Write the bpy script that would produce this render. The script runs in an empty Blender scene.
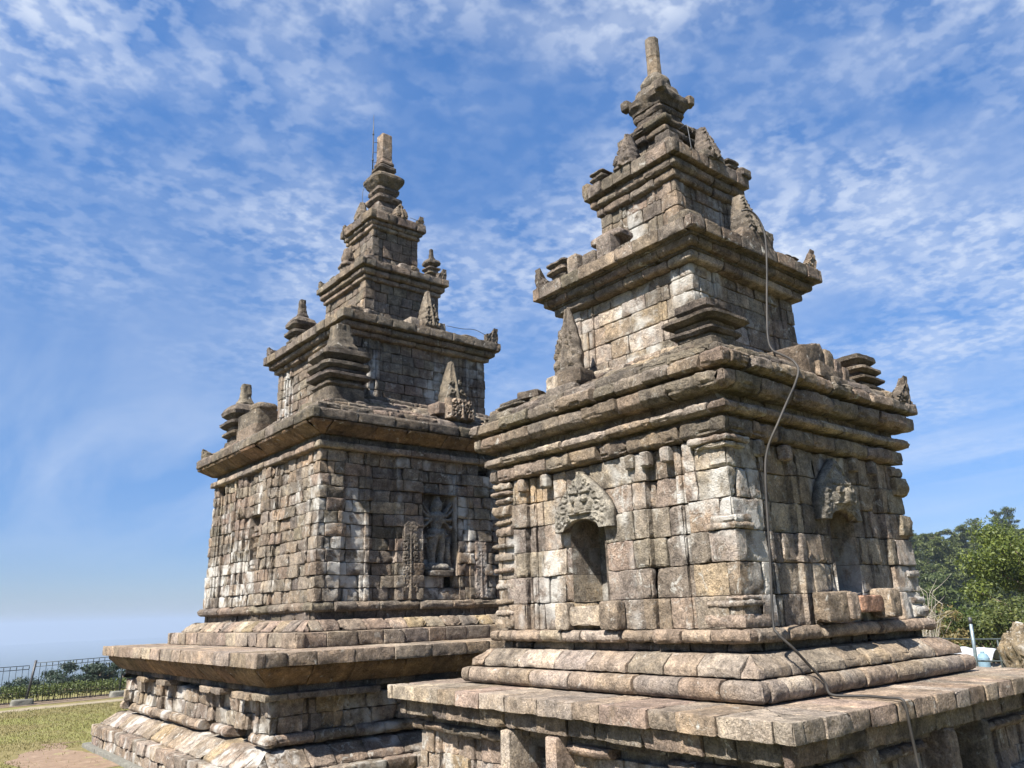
import bpy, math, random
import numpy as np
from mathutils import Vector, Matrix
RNG = np.random.default_rng(7)
random.seed(7)
R_ = math.radians
scn = bpy.context.scene
col = scn.collection

# ------------------------------------------------------------------ camera
CAM_POS = Vector((-7.524, -5.752, 0.762))
YAW, PITCH, ROLL = R_(50.337), R_(16.306), R_(-1.776)
fw = Vector((math.cos(YAW)*math.cos(PITCH), math.sin(YAW)*math.cos(PITCH), math.sin(PITCH)))
rt0 = Vector((math.sin(YAW), -math.cos(YAW), 0)); up0 = rt0.cross(fw)
rt = math.cos(ROLL)*rt0 + math.sin(ROLL)*up0
up = -math.sin(ROLL)*rt0 + math.cos(ROLL)*up0
camd = bpy.data.cameras.new('camera'); cam = bpy.data.objects.new('camera', camd); col.objects.link(cam)
camd.sensor_width = 36; camd.lens = 36*778.5/1024; camd.clip_start = 0.05; camd.clip_end = 40000
cam.matrix_world = Matrix(((rt.x, up.x, -fw.x, CAM_POS.x), (rt.y, up.y, -fw.y, CAM_POS.y), (rt.z, up.z, -fw.z, CAM_POS.z), (0, 0, 0, 1)))
scn.camera = cam

# ------------------------------------------------------------------ light
SUN_EL, SUN_OFF = R_(50), R_(11)
HAZE = 0.00032
sdir = Vector((-math.cos(SUN_EL)*math.cos(SUN_OFF), -math.cos(SUN_EL)*math.sin(SUN_OFF), math.sin(SUN_EL)))
sd = bpy.data.lights.new('sun', 'SUN'); sd.energy = 5.0; sd.angle = R_(0.5); sd.color = (1.0, 0.95, 0.87)
so = bpy.data.objects.new('sun', sd); col.objects.link(so); so.location = (0, 0, 30)
so.rotation_euler = sdir.to_track_quat('Z', 'Y').to_euler()
scn.view_settings.view_transform = 'Standard'; scn.view_settings.look = 'None'
scn.view_settings.gamma = 1; scn.view_settings.use_curve_mapping = False
scn.view_settings.exposure = 1.50


def N(nt, typ, **kw):
    n = nt.nodes.new(typ)
    for k, v in kw.items():
        if k == 'op': n.operation = v
        elif k == 'ins':
            for a, b in v.items(): n.inputs[a].default_value = b
        else: setattr(n, k, v)
    return n


def math_n(nt, op, a, b=None, clamp=False):
    n = nt.nodes.new('ShaderNodeMath'); n.operation = op; n.use_clamp = clamp
    for i, v in enumerate((a, b)):
        if v is None: continue
        if isinstance(v, (int, float)): n.inputs[i].default_value = v
        else: nt.links.new(v, n.inputs[i])
    return n.outputs[0]


def vmul(nt, v, s):
    n = nt.nodes.new('ShaderNodeVectorMath'); n.operation = 'MULTIPLY'
    nt.links.new(v, n.inputs[0]); n.inputs[1].default_value = s
    return n.outputs[0]


def noise_n(nt, vec, scale, detail=5, rough=0.55, dist=0.0):
    n = nt.nodes.new('ShaderNodeTexNoise'); n.inputs['Scale'].default_value = scale
    n.inputs['Detail'].default_value = detail; n.inputs['Roughness'].default_value = rough
    n.inputs['Distortion'].default_value = dist
    if vec is not None: nt.links.new(vec, n.inputs['Vector'])
    return n.outputs['Fac']


def ramp_n(nt, fac, stops):
    n = nt.nodes.new('ShaderNodeValToRGB'); cr = n.color_ramp
    while len(cr.elements) < len(stops): cr.elements.new(0.5)
    for e, (p, c) in zip(cr.elements, stops):
        e.position = p; e.color = (c, c, c, 1) if isinstance(c, (int, float)) else (*c, 1)
    nt.links.new(fac, n.inputs[0]); return n.outputs[0]


def mix_n(nt, fac, a, b, blend='MIX'):
    n = nt.nodes.new('ShaderNodeMix'); n.data_type = 'RGBA'; n.blend_type = blend
    for sock, v in ((n.inputs[0], fac), (n.inputs[6], a), (n.inputs[7], b)):
        if isinstance(v, (int, float)): sock.default_value = v
        elif isinstance(v, tuple): sock.default_value = (*v, 1)
        else: nt.links.new(v, sock)
    return n.outputs[2]


w = bpy.data.worlds.new('World'); scn.world = w; w.use_nodes = True
nt = w.node_tree; nt.nodes.clear()
wo = nt.nodes.new('ShaderNodeOutputWorld'); bg = nt.nodes.new('ShaderNodeBackground')
sky = nt.nodes.new('ShaderNodeTexSky'); sky.sky_type = 'NISHITA'; sky.sun_disc = False
sky.sun_elevation = SUN_EL
sky.sun_rotation = math.atan2(sdir.x, sdir.y)
sky.altitude = 1200; sky.air_density = 1.0; sky.dust_density = 0.6; sky.ozone_density = 3.0
tc = nt.nodes.new('ShaderNodeTexCoord')
sep = nt.nodes.new('ShaderNodeSeparateXYZ'); nt.links.new(tc.outputs['Generated'], sep.inputs[0])
zc = math_n(nt, 'ADD', math_n(nt, 'MAXIMUM', sep.outputs[2], 0.0), 0.12)
cmb = nt.nodes.new('ShaderNodeCombineXYZ')
nt.links.new(math_n(nt, 'DIVIDE', sep.outputs[0], zc), cmb.inputs[0])
nt.links.new(math_n(nt, 'DIVIDE', sep.outputs[1], zc), cmb.inputs[1])
pl = cmb.outputs[0]
# high mottled cloud: small cottony puffs grouped in broad patches, thin streaks lower down
puff = ramp_n(nt, noise_n(nt, pl, 25.0, 3, 0.5, 0.0), [(0.44, 0.0), (0.60, 1.0)])
puff2 = ramp_n(nt, noise_n(nt, pl, 7.5, 4, 0.5, 0.0), [(0.38, 0.0), (0.62, 1.0)])
patch = ramp_n(nt, noise_n(nt, pl, 1.5, 4, 0.5, 0.0), [(0.38, 0.10), (0.60, 1.0)])
rot = nt.nodes.new('ShaderNodeMapping'); rot.inputs['Rotation'].default_value = (0, 0, R_(-38)); rot.inputs['Scale'].default_value = (1.9, 0.5, 1); rot.inputs['Location'].default_value = (.4, 1.3, 0)
nt.links.new(pl, rot.inputs['Vector'])
cirr = ramp_n(nt, noise_n(nt, rot.outputs[0], 1.0, 5, 0.55, 0.4), [(0.40, 0.0), (0.72, 0.9)])
hi = ramp_n(nt, math_n(nt, 'ADD', sep.outputs[2], math_n(nt, 'ADD', math_n(nt, 'MULTIPLY', sep.outputs[0], .16*.77), math_n(nt, 'ADD', math_n(nt, 'MULTIPLY', sep.outputs[1], -.16*.64), math_n(nt, 'SUBTRACT', math_n(nt, 'MULTIPLY', math_n(nt, 'ADD', math_n(nt, 'MULTIPLY', sep.outputs[0], .64), math_n(nt, 'MULTIPLY', sep.outputs[1], .77)), .25), .17)))), [(0.24, 0.0), (0.48, 1.0)])  # forward term thins unseen cloud behind the camera to cut sky fill
lo = ramp_n(nt, sep.outputs[2], [(0.05, 0.0), (0.16, 1.0), (0.5, 0.35)])
m1 = math_n(nt, 'MULTIPLY', math_n(nt, 'ADD', math_n(nt, 'ADD', math_n(nt, 'MULTIPLY', puff, 0.44), math_n(nt, 'MULTIPLY', puff2, 0.46)), 0.06), patch)
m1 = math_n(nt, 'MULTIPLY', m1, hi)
m2 = math_n(nt, 'MULTIPLY', cirr, lo)
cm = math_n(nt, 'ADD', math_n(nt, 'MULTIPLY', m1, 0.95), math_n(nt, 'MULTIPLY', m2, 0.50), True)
skyc = nt.nodes.new('ShaderNodeHueSaturation'); skyc.inputs['Saturation'].default_value = 1.12
nt.links.new(sky.outputs[0], skyc.inputs['Color'])
blu = mix_n(nt, 1.0, skyc.outputs[0], ramp_n(nt, sep.outputs[2], [(0.0, (0.58, 0.62, 0.82)), (0.1, (0.74, 0.82, 1.06)), (0.24, (1.0, 1.13, 1.30)), (0.6, (1.35, 1.72, 1.98))]), 'MULTIPLY')
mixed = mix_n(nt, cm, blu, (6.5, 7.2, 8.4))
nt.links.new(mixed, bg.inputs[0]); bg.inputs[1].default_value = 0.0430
nt.links.new(bg.outputs[0], wo.inputs[0])


# ------------------------------------------------------------------ noise
def _h(ix, iy, iz, seed):
    n = (ix*374761393 + iy*668265263 + iz*1440662683 + seed*974634777) & 0xFFFFFFFF
    n = ((n ^ (n >> 13)) * 1274126177) & 0xFFFFFFFF
    n = ((n ^ (n >> 16)) * 2246822519) & 0xFFFFFFFF
    return ((n ^ (n >> 15)) & 0xFFFFFF) / float(0xFFFFFF)


def vnoise(P, seed=0):
    P = np.asarray(P, float); I = np.floor(P).astype(np.int64); f = P - I
    u = f*f*(3-2*f); r = 0
    for dx in (0, 1):
        wx = u[:, 0] if dx else 1-u[:, 0]
        for dy in (0, 1):
            wy = u[:, 1] if dy else 1-u[:, 1]
            for dz in (0, 1):
                wz = u[:, 2] if dz else 1-u[:, 2]
                r = r + wx*wy*wz*_h(I[:, 0]+dx, I[:, 1]+dy, I[:, 2]+dz, seed)
    return r*2-1


def fbm(P, sc, octv=3, seed=0):
    P = np.asarray(P, float)*sc; a = 1.0; r = 0; t = 0
    for i in range(octv):
        r = r + a*vnoise(P*(2.03**i)+i*17.3, seed+i); t += a; a *= 0.55
    return r/t


# ------------------------------------------------------------------ mesh helpers
class MB:
    def __init__(s): s.V = []; s.Q = []; s.G = []; s.C = []; s.n = 0

    def add(s, V, quads=None, ngons=None, tint=(0.3, 0.27, 0.23), a=0.0):
        V = np.asarray(V, float)
        if quads is not None and len(quads): s.Q.append(np.asarray(quads)+s.n)
        for g in (ngons or []): s.G.append([int(i)+s.n for i in g])
        s.V.append(V); c = np.empty((len(V), 4)); c[:, :3] = tint; c[:, 3] = a; s.C.append(c); s.n += len(V)

    def build(s, name, mat, parent=None, smooth=True, loc=None, link=True, sharp=0):
        if loc is not None and sharp == 0 and name not in ('pediment', 'antefix', 'carved_figure'): sharp = 26
        V = np.concatenate(s.V)
        loops = []; starts = []; tot = 0
        if s.Q:
            Q = np.concatenate(s.Q)
            if Q.shape[1] == 4:
                loops.append(Q.reshape(-1)); starts.append(np.arange(len(Q))*4); tot = len(Q)*4
        for g in s.G:
            loops.append(np.array(g)); starts.append(np.array([tot])); tot += len(g)
        L = np.concatenate(loops).astype(np.int32); S = np.concatenate(starts).astype(np.int32)
        me = bpy.data.meshes.new(name)
        me.vertices.add(len(V)); me.vertices.foreach_set('co', V.astype(np.float32).reshape(-1))
        me.loops.add(len(L)); me.loops.foreach_set('vertex_index', L)
        me.polygons.add(len(S)); me.polygons.foreach_set('loop_start', S)
        me.update(calc_edges=True)
        at = me.attributes.new('tint', 'FLOAT_COLOR', 'POINT')
        at.data.foreach_set('color', np.concatenate(s.C).astype(np.float32).reshape(-1))
        if smooth:
            me.shade_smooth()
            if sharp: me.set_sharp_from_angle(angle=R_(sharp))
        me.materials.append(mat)
        o = bpy.data.objects.new(name, me)
        if link: col.objects.link(o)
        if parent is not None: o.parent = parent
        if loc is not None: o.location = loc
        return o


def tag(o, label=None, cat=None, group=None, kind=None):
    if label: o['label'] = label
    if cat: o['category'] = cat
    if group: o['group'] = group
    if kind: o['kind'] = kind
    return o


def empty(name, loc=(0, 0, 0), rz=0, label=None, cat=None, group=None):
    o = bpy.data.objects.new(name, None); col.objects.link(o); o.location = loc; o.rotation_euler = (0, 0, rz)
    o.empty_display_size = 0.2
    return tag(o, label, cat, group)


def grid_quads(ni, nj, wrap_i=False, wrap_j=False):
    I = np.arange(ni if wrap_i else ni-1); J = np.arange(nj if wrap_j else nj-1)
    a, b = np.meshgrid(I, J, indexing='ij'); a = a.ravel(); b = b.ravel()
    a2 = (a+1) % ni; b2 = (b+1) % nj
    return np.stack([a*nj+b, a*nj+b2, a2*nj+b2, a2*nj+b], 1)


class Path:
    """closed counter-clockwise plan outline; sample() gives points and outward mitre vectors"""
    def __init__(s, pts, side0=None):
        s.P = np.array(pts, float); n = len(s.P)
        D = np.roll(s.P, -1, 0)-s.P; s.len = np.hypot(D[:, 0], D[:, 1]); s.D = D/s.len[:, None]
        s.Nn = np.stack([s.D[:, 1], -s.D[:, 0]], 1)
        s.cum = np.concatenate([[0], np.cumsum(s.len)]); s.L = s.cum[-1]
        Np = np.roll(s.Nn, 1, 0); s.M = (s.Nn+Np)/(1+(s.Nn*Np).sum(1))[:, None]
        cr = np.roll(s.D, 1, 0)[:, 0]*s.D[:, 1]-np.roll(s.D, 1, 0)[:, 1]*s.D[:, 0]
        s.convex = cr > 0

    def at(s, q):
        q = np.asarray(q) % s.L
        k = np.clip(np.searchsorted(s.cum, q+1e-7, side='right')-1, 0, len(s.P)-1)
        p = s.P[k]+s.D[k]*(q-s.cum[k])[:, None]; m = s.Nn[k].copy(); e = np.zeros(len(q))
        on = np.abs(q-s.cum[k]) < 1e-6
        m[on] = s.M[k[on]]; e[on & s.convex[k]] = 1.0
        return p, m, e

    def s_of(s, side, t):
        # side 0: facing -Y (t = x), 1: facing +X (t = y), 2: facing +Y (t = -x), 3: facing -X (t = -y)
        tan = np.array([(1, 0), (0, 1), (-1, 0), (0, -1)][side]); nn = np.array([(0, -1), (1, 0), (0, 1), (-1, 0)][side])
        for k in range(len(s.P)):
            if abs(s.D[k]@tan-1) < 1e-6:
                a = s.P[k]@tan; b = a+s.len[k]
                if a-1e-9 <= t <= b+1e-9: return s.cum[k]+t-a
        return None


def plan(h, feats=None, corner=(0.0, 0.0)):
    """square of half-width h; corner=(width, offset) corner pilasters; feats[side] = [(ta, tb, off)]"""
    feats = feats or {}
    tans = [(1, 0), (0, 1), (-1, 0), (0, -1)]; nns = [(0, -1), (1, 0), (0, 1), (-1, 0)]
    cw, co = corner; pts = []
    for k in range(4):
        steps = []
        if co: steps += [(-h-co, -h+cw, co), (h-cw, h+co, co)]
        steps += list(feats.get(k, feats.get('all', [])))
        steps.sort(); H = h+co
        line = []; cur = None; tprev = -H; offp = None
        segs = []
        for a, b, o in steps:
            a = max(a, -H); b = min(b, H)
            if a > tprev+1e-6: segs.append((tprev, a, 0.0))
            segs.append((a, b, o)); tprev = b
        if tprev < H-1e-6: segs.append((tprev, H, 0.0))
        for i, (a, b, o) in enumerate(segs):
            if i == 0: line.append((a, o))
            else:
                if abs(segs[i-1][2]-o) > 1e-6: line += [(a, segs[i-1][2]), (a, o)]
        tx, ty = tans[k]; nx, ny = nns[k]
        for t, o in line: pts.append((tx*t+nx*(h+o), ty*t+ny*(h+o)))
    return Path(pts)


PAL = {
    'grey': (0.262, 0.236, 0.200), 'warm': (0.305, 0.254, 0.198), 'pink': (0.305, 0.240, 0.188), 'ochre': (0.350, 0.285, 0.180),
    'pale': (0.385, 0.350, 0.292), 'dark': (0.165, 0.150, 0.130), 'brown': (0.250, 0.180, 0.120), 'olive': (0.243, 0.226, 0.180)}
MIXES = {
    'wall': ('grey', 'grey', 'warm', 'warm', 'pale', 'warm', 'grey', 'pink', 'grey', 'olive', 'pale', 'grey', 'warm', 'pink', 'pale', 'pale', 'pale', 'dark', 'olive', 'warm', 'grey', 'ochre'),
    'slab': ('warm', 'warm', 'grey', 'pink', 'warm', 'pale'),
    'corn': ('grey', 'warm', 'olive', 'grey', 'warm', 'pink'),
    'roof': ('grey', 'olive', 'grey', 'dark', 'warm', 'olive'),
    'lwall': ('grey', 'warm', 'pink', 'pale', 'warm', 'grey', 'olive', 'dark', 'pink'),
    'dark': ('dark', 'grey', 'dark', 'olive', 'grey'), 'base': ('warm', 'pale', 'warm', 'grey', 'pink', 'warm', 'pale', 'grey', 'pale', 'warm', 'grey', 'warm', 'pink', 'ochre')}  # 'dark' on recessed courses puts the crevice shade into the stone colour


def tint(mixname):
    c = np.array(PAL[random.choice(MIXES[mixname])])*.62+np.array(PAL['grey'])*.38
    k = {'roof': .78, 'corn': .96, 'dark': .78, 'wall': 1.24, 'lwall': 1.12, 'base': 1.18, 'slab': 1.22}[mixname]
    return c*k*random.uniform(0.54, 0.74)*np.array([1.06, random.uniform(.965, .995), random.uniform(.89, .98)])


def profile(prof, bev, res):
    P = [np.array(p, float) for p in prof]; pts = []; fl = []
    for i, p in enumerate(P):
        if i in (0, len(P)-1): pts.append(p); fl.append(0.0); continue
        a, b = P[i-1]-p, P[i+1]-p; la, lb = np.linalg.norm(a), np.linalg.norm(b)
        ba, bb = min(bev, la*.4), min(bev, lb*.4)
        turn = abs(a[0]*b[1]-a[1]*b[0])/(la*lb)
        if turn < 0.62: pts.append(p); fl.append(0.12); continue
        pts += [p+a/la*ba, p+(a/la*ba+b/lb*bb)*0.28, p+b/lb*bb]; fl += [0.6, 1.0, 0.6]
    out = [pts[0]]; of = [fl[0]]
    for i in range(1, len(pts)):
        d = np.linalg.norm(pts[i]-pts[i-1]); n = max(1, int(math.ceil(d/res)))
        for k in range(1, n+1):
            t = k/n; out.append(pts[i-1]*(1-t)+pts[i]*t); of.append(fl[i] if k == n else 0.0)
    return np.array(out), np.array(of)


def sweep(mb, path, s0, s1, prof, res=.05, bev=.014, amp=.008, chip=.02, gap=.0045, delta=0, tilt=0, yaw=0, col_=(0.3, .27, .23), zj=0, seed=0, origin=(0, 0), jag=0):
    bev *= .45; res *= .8; amp *= .8; chip *= .8
    pr, fl = profile(prof, bev, res)
    a, b = s0+gap, s1-gap
    if b-a < .02: return
    be = min(bev, (b-a)*.3)
    ss = [a, a+be*.35, a+be]; 
    n = max(1, int((b-a-2*be)/res)); ss += list(np.linspace(a+be, b-be, n+1)[1:]); ss += [b-be*.35, b]
    vs = []
    L = path.L
    for k in range(len(path.P)):
        for wv in (0, L, 2*L):
            v = path.cum[k]+wv
            if a+be*1.2 < v < b-be*1.2:
                vs.append(v)
    ss = np.array(ss)
    for v in vs: ss = ss[(np.abs(ss-v) > .012)]
    ends = {0: be, 1: be*.25}
    ss = np.unique(np.concatenate([ss, vs, [x+d for x in vs for d in (-.014, .014) if a+be < x+d < b-be]]))
    if ss[0] > a+1e-6: ss = np.concatenate([[a], ss])
    if ss[-1] < b-1e-6: ss = np.concatenate([ss, [b]])
    P, M, E = path.at(ss)
    # shrink towards the profile's centroid at the two ends = rounded joints
    dist = np.minimum(ss-a, b-ss); sh = np.where(dist < be, be*(1-np.sqrt(np.clip(dist/be, 0, 1)))*.8, 0.0)
    cen = pr.mean(0); front = pr[:, 0].max()
    ns, npf = len(ss), len(pr)
    d = np.roll(pr, -1, 0)-np.roll(pr, 1, 0); d[0] = pr[1]-pr[0]; d[-1] = pr[-1]-pr[-2]
    nrm = np.stack([-d[:, 1], d[:, 0]], 1); nrm /= np.linalg.norm(nrm, axis=1)[:, None]+1e-9
    if (nrm[:, 0].mean() < 0): nrm = -nrm
    r = np.repeat(pr[None, :, 0], ns, 0); z = np.repeat(pr[None, :, 1], ns, 0)
    r = r-sh[:, None]*nrm[None, :, 0]; z = z-sh[:, None]*nrm[None, :, 1]
    zc = cen[1]; sc = (a+b)/2
    dep = np.clip((r-(front-.25))/.25, 0, 1)
    r = r+delta*dep+tilt*(z-zc)*dep+yaw*(ss[:, None]-sc)*dep
    z = z+zj
    X = P[:, None, 0]+M[:, None, 0]*r; Y = P[:, None, 1]+M[:, None, 1]*r
    # inner points near an outer corner stop at the diagonal instead of crossing it
    dc = np.full(ns, 99.0)
    for k in range(len(path.P)):
        if path.convex[k]:
            for wv in (-L, 0, L, 2*L): dc = np.minimum(dc, np.abs(ss-path.cum[k]-wv))
    lim = -np.maximum(dc, .02)[:, None]; rc = np.maximum(r, lim+0*r)
    jf = int(np.argmax(pr[:, 0])); lo_ = lim[:, 0]
    zu = np.interp(lo_, np.maximum.accumulate(pr[:jf+1, 0]), pr[:jf+1, 1])+zj; zd = np.interp(lo_, np.maximum.accumulate(pr[jf:, 0][::-1]), pr[jf:, 1][::-1])+zj
    cut = r < lim; up_ = (np.arange(npf) <= jf)[None, :]
    z = np.where(cut, np.where(up_, zu[:, None], zd[:, None]), z)
    X = P[:, None, 0]+M[:, None, 0]*rc; Y = P[:, None, 1]+M[:, None, 1]*rc
    W = np.stack([X, Y, z], 2).reshape(-1, 3)
    W0 = W+np.array([origin[0], origin[1], 0])+seed*3.1
    n1 = fbm(W0, 3.2, 3, 3); n2 = fbm(W0, 13, 3, 9); n3 = np.clip(fbm(W0, 6.5, 2, 21)+.08, 0, 1)
    edge = np.clip(np.repeat(fl[None, :], ns, 0)+np.where(dist < be*1.1, .8, 0)[:, None]+E[:, None], 0, 1.4).reshape(-1)
    n4 = fbm(W0, 34, 2, 41)
    disp = amp*(.75*n1+.8*n2+.55*n4)-chip*np.clip(n3-.12, 0, 1)*edge*1.8-chip*.35*np.clip(n3-.35, 0, 1)
    Mn = M/np.linalg.norm(M, axis=1)[:, None]
    NX = (Mn[:, None, 0]*nrm[None, :, 0]); NY = (Mn[:, None, 1]*nrm[None, :, 0]); NZ = np.repeat(nrm[None, :, 1], ns, 0)
    NV = np.stack([NX, NY, NZ], 2).reshape(-1, 3)
    W = W+NV*disp[:, None]
    W = W+(-Mn[:, None, :]*(E[:, None, None]*.010)*np.ones((1, npf, 1))).reshape(-1, 2)[:, [0, 1, 1]]*np.array([1, 1, 0])
    q = grid_quads(ns, npf)
    caps = [list(range(npf))[::-1], [(ns-1)*npf+i for i in range(npf)]]
    mb.add(W, q[:, ::-1], caps, col_, random.random())


def course(mb, path, prof, slen=(.3, .5), holes=(), mix='wall', jit=.008, ends_ok=.13, start=None, skip=0.0, tint_fn=None, origin=(0, 0), **kw):
    L = path.L; s = random.uniform(.3, .8) if start is None else start
    corners = [path.cum[k] for k in range(len(path.P)) if path.convex[k]]
    b = [s]
    while True:
        nx = b[-1]+random.uniform(*slen)
        if nx > s+L-slen[0]*.7: break
        for c in corners:
            for wv in (0, L):
                if abs(nx-(c+wv)) < ends_ok*.5: nx = c+wv+ends_ok
        b.append(nx)
    b.append(s+L)
    hs = []
    for (ha, hb) in holes:
        for wv in (0, L):
            if ha+wv >= s-1e-6 and ha+wv < s+L: hs.append((ha+wv, hb+wv))
            elif ha+wv < s < hb+wv: hs.append((ha+wv, hb+wv))
    for ha, hb in hs:
        b = [x for x in b if not (ha-.1 < x < hb+.1)]+[ha, hb]
    b = sorted(set(b))
    for i in range(len(b)-1):
        mid = (b[i]+b[i+1])/2
        if any(ha-1e-4 <= mid <= hb+1e-4 for ha, hb in hs): continue
        if b[i+1]-b[i] < .03: continue
        if random.random() < skip: continue
        k2 = dict(kw); c = tint(mix)
        if tint_fn is not None:
            p, m, _ = path.at([mid]); c = tint_fn(c, p[0], m[0], prof)
        sweep(mb, path, b[i], b[i+1], prof, delta=random.uniform(-jit, jit), tilt=random.uniform(-.04, .04)*(jit/.008), yaw=random.uniform(-.02, .02)*(jit/.008),
              col_=c, seed=random.random()*40, origin=origin, **k2)


def boxcore(mb, h, z0, z1, h2=None):
    h2 = h if h2 is None else h2
    V = [(-h, -h, z0), (h, -h, z0), (h, h, z0), (-h, h, z0), (-h2, -h2, z1), (h2, -h2, z1), (h2, h2, z1), (-h2, h2, z1)]
    mb.add(V, [(0, 3, 2, 1), (4, 5, 6, 7), (0, 1, 5, 4), (1, 2, 6, 5), (2, 3, 7, 6), (3, 0, 4, 7)], None, PAL['dark'])


def lathe(mb, levels, center=(0, 0), shape=8.0, nseg=40, res=.05, amp=.008, col_=None, rot=0, seed=0, tilt=(0, 0), stretch=(1, 1), cap=True):
    """stack of square-ish (shape>4), round (2) rings; levels [(half width, z)]; worn stone surface"""
    P = [np.array(p, float) for p in levels]; out = [P[0]]
    for i in range(1, len(P)):
        d = np.linalg.norm(P[i]-P[i-1]); n = max(1, int(math.ceil(d/res)))
        for k in range(1, n+1): out.append(P[i-1]*(1-k/n)+P[i]*(k/n))
    out = np.array(out); th = (np.arange(nseg)+.5)*2*np.pi/nseg
    if shape == 'oct':
        u = np.cos(np.pi/8)/np.cos(((th+np.pi/8) % (np.pi/4))-np.pi/8)
        cx, cy = u*np.cos(th), u*np.sin(th)
    else:
        # even spacing along the square outline
        c, s = np.cos(th), np.sin(th); rr = (np.abs(c)**shape+np.abs(s)**shape)**(-1/shape); cx, cy = rr*c, rr*s
    z0 = out[0, 1]
    X = out[:, None, 0]*cx[None]*stretch[0]; Y = out[:, None, 0]*cy[None]*stretch[1]; Z = np.repeat(out[:, None, 1], nseg, 1)
    cr, sr = math.cos(rot), math.sin(rot); X, Y = X*cr-Y*sr, X*sr+Y*cr
    X = X+center[0]+tilt[0]*(Z-z0); Y = Y+center[1]+tilt[1]*(Z-z0)
    W = np.stack([X, Y, Z], 2).reshape(-1, 3)
    n1 = fbm(W+seed, 5, 3, 4); n2 = fbm(W+seed, 16, 2, 8); n3 = np.clip(fbm(W+seed, 8, 2, 31), 0, 1)
    C = np.stack([np.full(W.shape[0], center[0]), np.full(W.shape[0], center[1]), W[:, 2]], 1)
    D = W-C; ln = np.linalg.norm(D, axis=1)[:, None]+1e-6
    W = W+D/ln*((amp*(1.1*n1+n2+.6*fbm(W+seed, 36, 2, 3))-amp*2*n3)[:, None]); W[:, 2] += amp*.7*fbm(W+seed+9, 5, 2, 14)
    nl = len(out); q = grid_quads(nl, nseg, False, True)
    caps = [list(range(nseg)), [(nl-1)*nseg+i for i in range(nseg)][::-1]] if cap else []
    mb.add(W, q[:, ::-1], caps, col_ if col_ is not None else tint('roof'), random.random())


def rock(mb, c, size, seed=0, amp=.14, col_=None, n=14, rz=0, power=5.0, tilt=0):
    """a worn boulder / broken block: rounded box with lumpy surface"""
    u = np.linspace(0, 2*np.pi, n*2+1)[:-1]; v = np.linspace(-np.pi/2, np.pi/2, n+1)
    U, Vv = np.meshgrid(u, v, indexing='xy')
    d = np.stack([np.cos(Vv)*np.cos(U), np.cos(Vv)*np.sin(U), np.sin(Vv)], 2).reshape(-1, 3)
    rr = (np.abs(d)**power).sum(1)**(-1/power); W = d*rr[:, None]
    W = W*(1+amp*fbm(W+seed, 1.6, 3, 5)[:, None]+amp*.45*fbm(W+seed, 6, 3, 7)[:, None])*np.array(size)/2; W = W+(.006*fbm(W+seed, 24, 2, 8))[:, None]*d
    if tilt: 
        ct, st = math.cos(tilt), math.sin(tilt); W = np.stack([W[:, 0]*ct-W[:, 2]*st, W[:, 1], W[:, 0]*st+W[:, 2]*ct], 1)
    cr, sr = math.cos(rz), math.sin(rz); W = np.stack([W[:, 0]*cr-W[:, 1]*sr, W[:, 0]*sr+W[:, 1]*cr, W[:, 2]], 1)+np.array(c)
    q = grid_quads(n+1, 2*n, False, True)
    mb.add(W, q, None, col_ if col_ is not None else tint('roof'), random.random())


def tube(mb, pts, rad, ns=8, col_=(.1, .1, .1), cap=True):
    pts = [Vector(p) for p in pts]; rings = []
    rads = rad if isinstance(rad, (list, tuple)) else [rad]*len(pts)
    upv = None
    for i, p in enumerate(pts):
        t = (pts[min(i+1, len(pts)-1)]-pts[max(i-1, 0)]).normalized()
        if upv is None: upv = Vector((0, 0, 1)) if abs(t.z) < .9 else Vector((1, 0, 0))
        x = t.cross(upv).normalized(); y = x.cross(t).normalized(); upv = y
        rings.append([p+(x*math.cos(a)+y*math.sin(a))*rads[i] for a in [2*math.pi*k/ns for k in range(ns)]])
    V = [tuple(v) for r in rings for v in r]
    q = grid_quads(len(pts), ns, False, True)
    caps = [list(range(ns)), [(len(pts)-1)*ns+k for k in range(ns)][::-1]] if cap else None
    mb.add(V, q[:, ::-1], caps, col_)


def smooth_pts(pts, n=5):
    P = [Vector(p) for p in pts]; out = []
    for i in range(len(P)-1):
        p0, p1, p2, p3 = P[max(i-1, 0)], P[i], P[i+1], P[min(i+2, len(P)-1)]
        for k in range(n):
            t = k/n
            out.append(0.5*((2*p1)+(-p0+p2)*t+(2*p0-5*p1+4*p2-p3)*t*t+(-p0+3*p1-3*p2+p3)*t*t*t))
    out.append(P[-1]); return out


def box(mb, c, s, col_=(.3, .3, .3), rz=0):
    x, y, z = s[0]/2, s[1]/2, s[2]/2; cr, sr = math.cos(rz), math.sin(rz)
    V = [(a*x*cr-b*y*sr+c[0], a*x*sr+b*y*cr+c[1], d*z+c[2]) for d in (-1, 1) for a, b in ((-1, -1), (1, -1), (1, 1), (-1, 1))]
    mb.add(V, [(0, 3, 2, 1), (4, 5, 6, 7), (0, 1, 5, 4), (1, 2, 6, 5), (2, 3, 7, 6), (3, 0, 4, 7)], None, col_)


# face frames: side 3 = facing -X ("left face" in the photo), side 0 = facing -Y ("right face")
TAN = [(1, 0, 0), (0, 1, 0), (-1, 0, 0), (0, -1, 0)]; NRM = [(0, -1, 0), (1, 0, 0), (0, 1, 0), (-1, 0, 0)]


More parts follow.
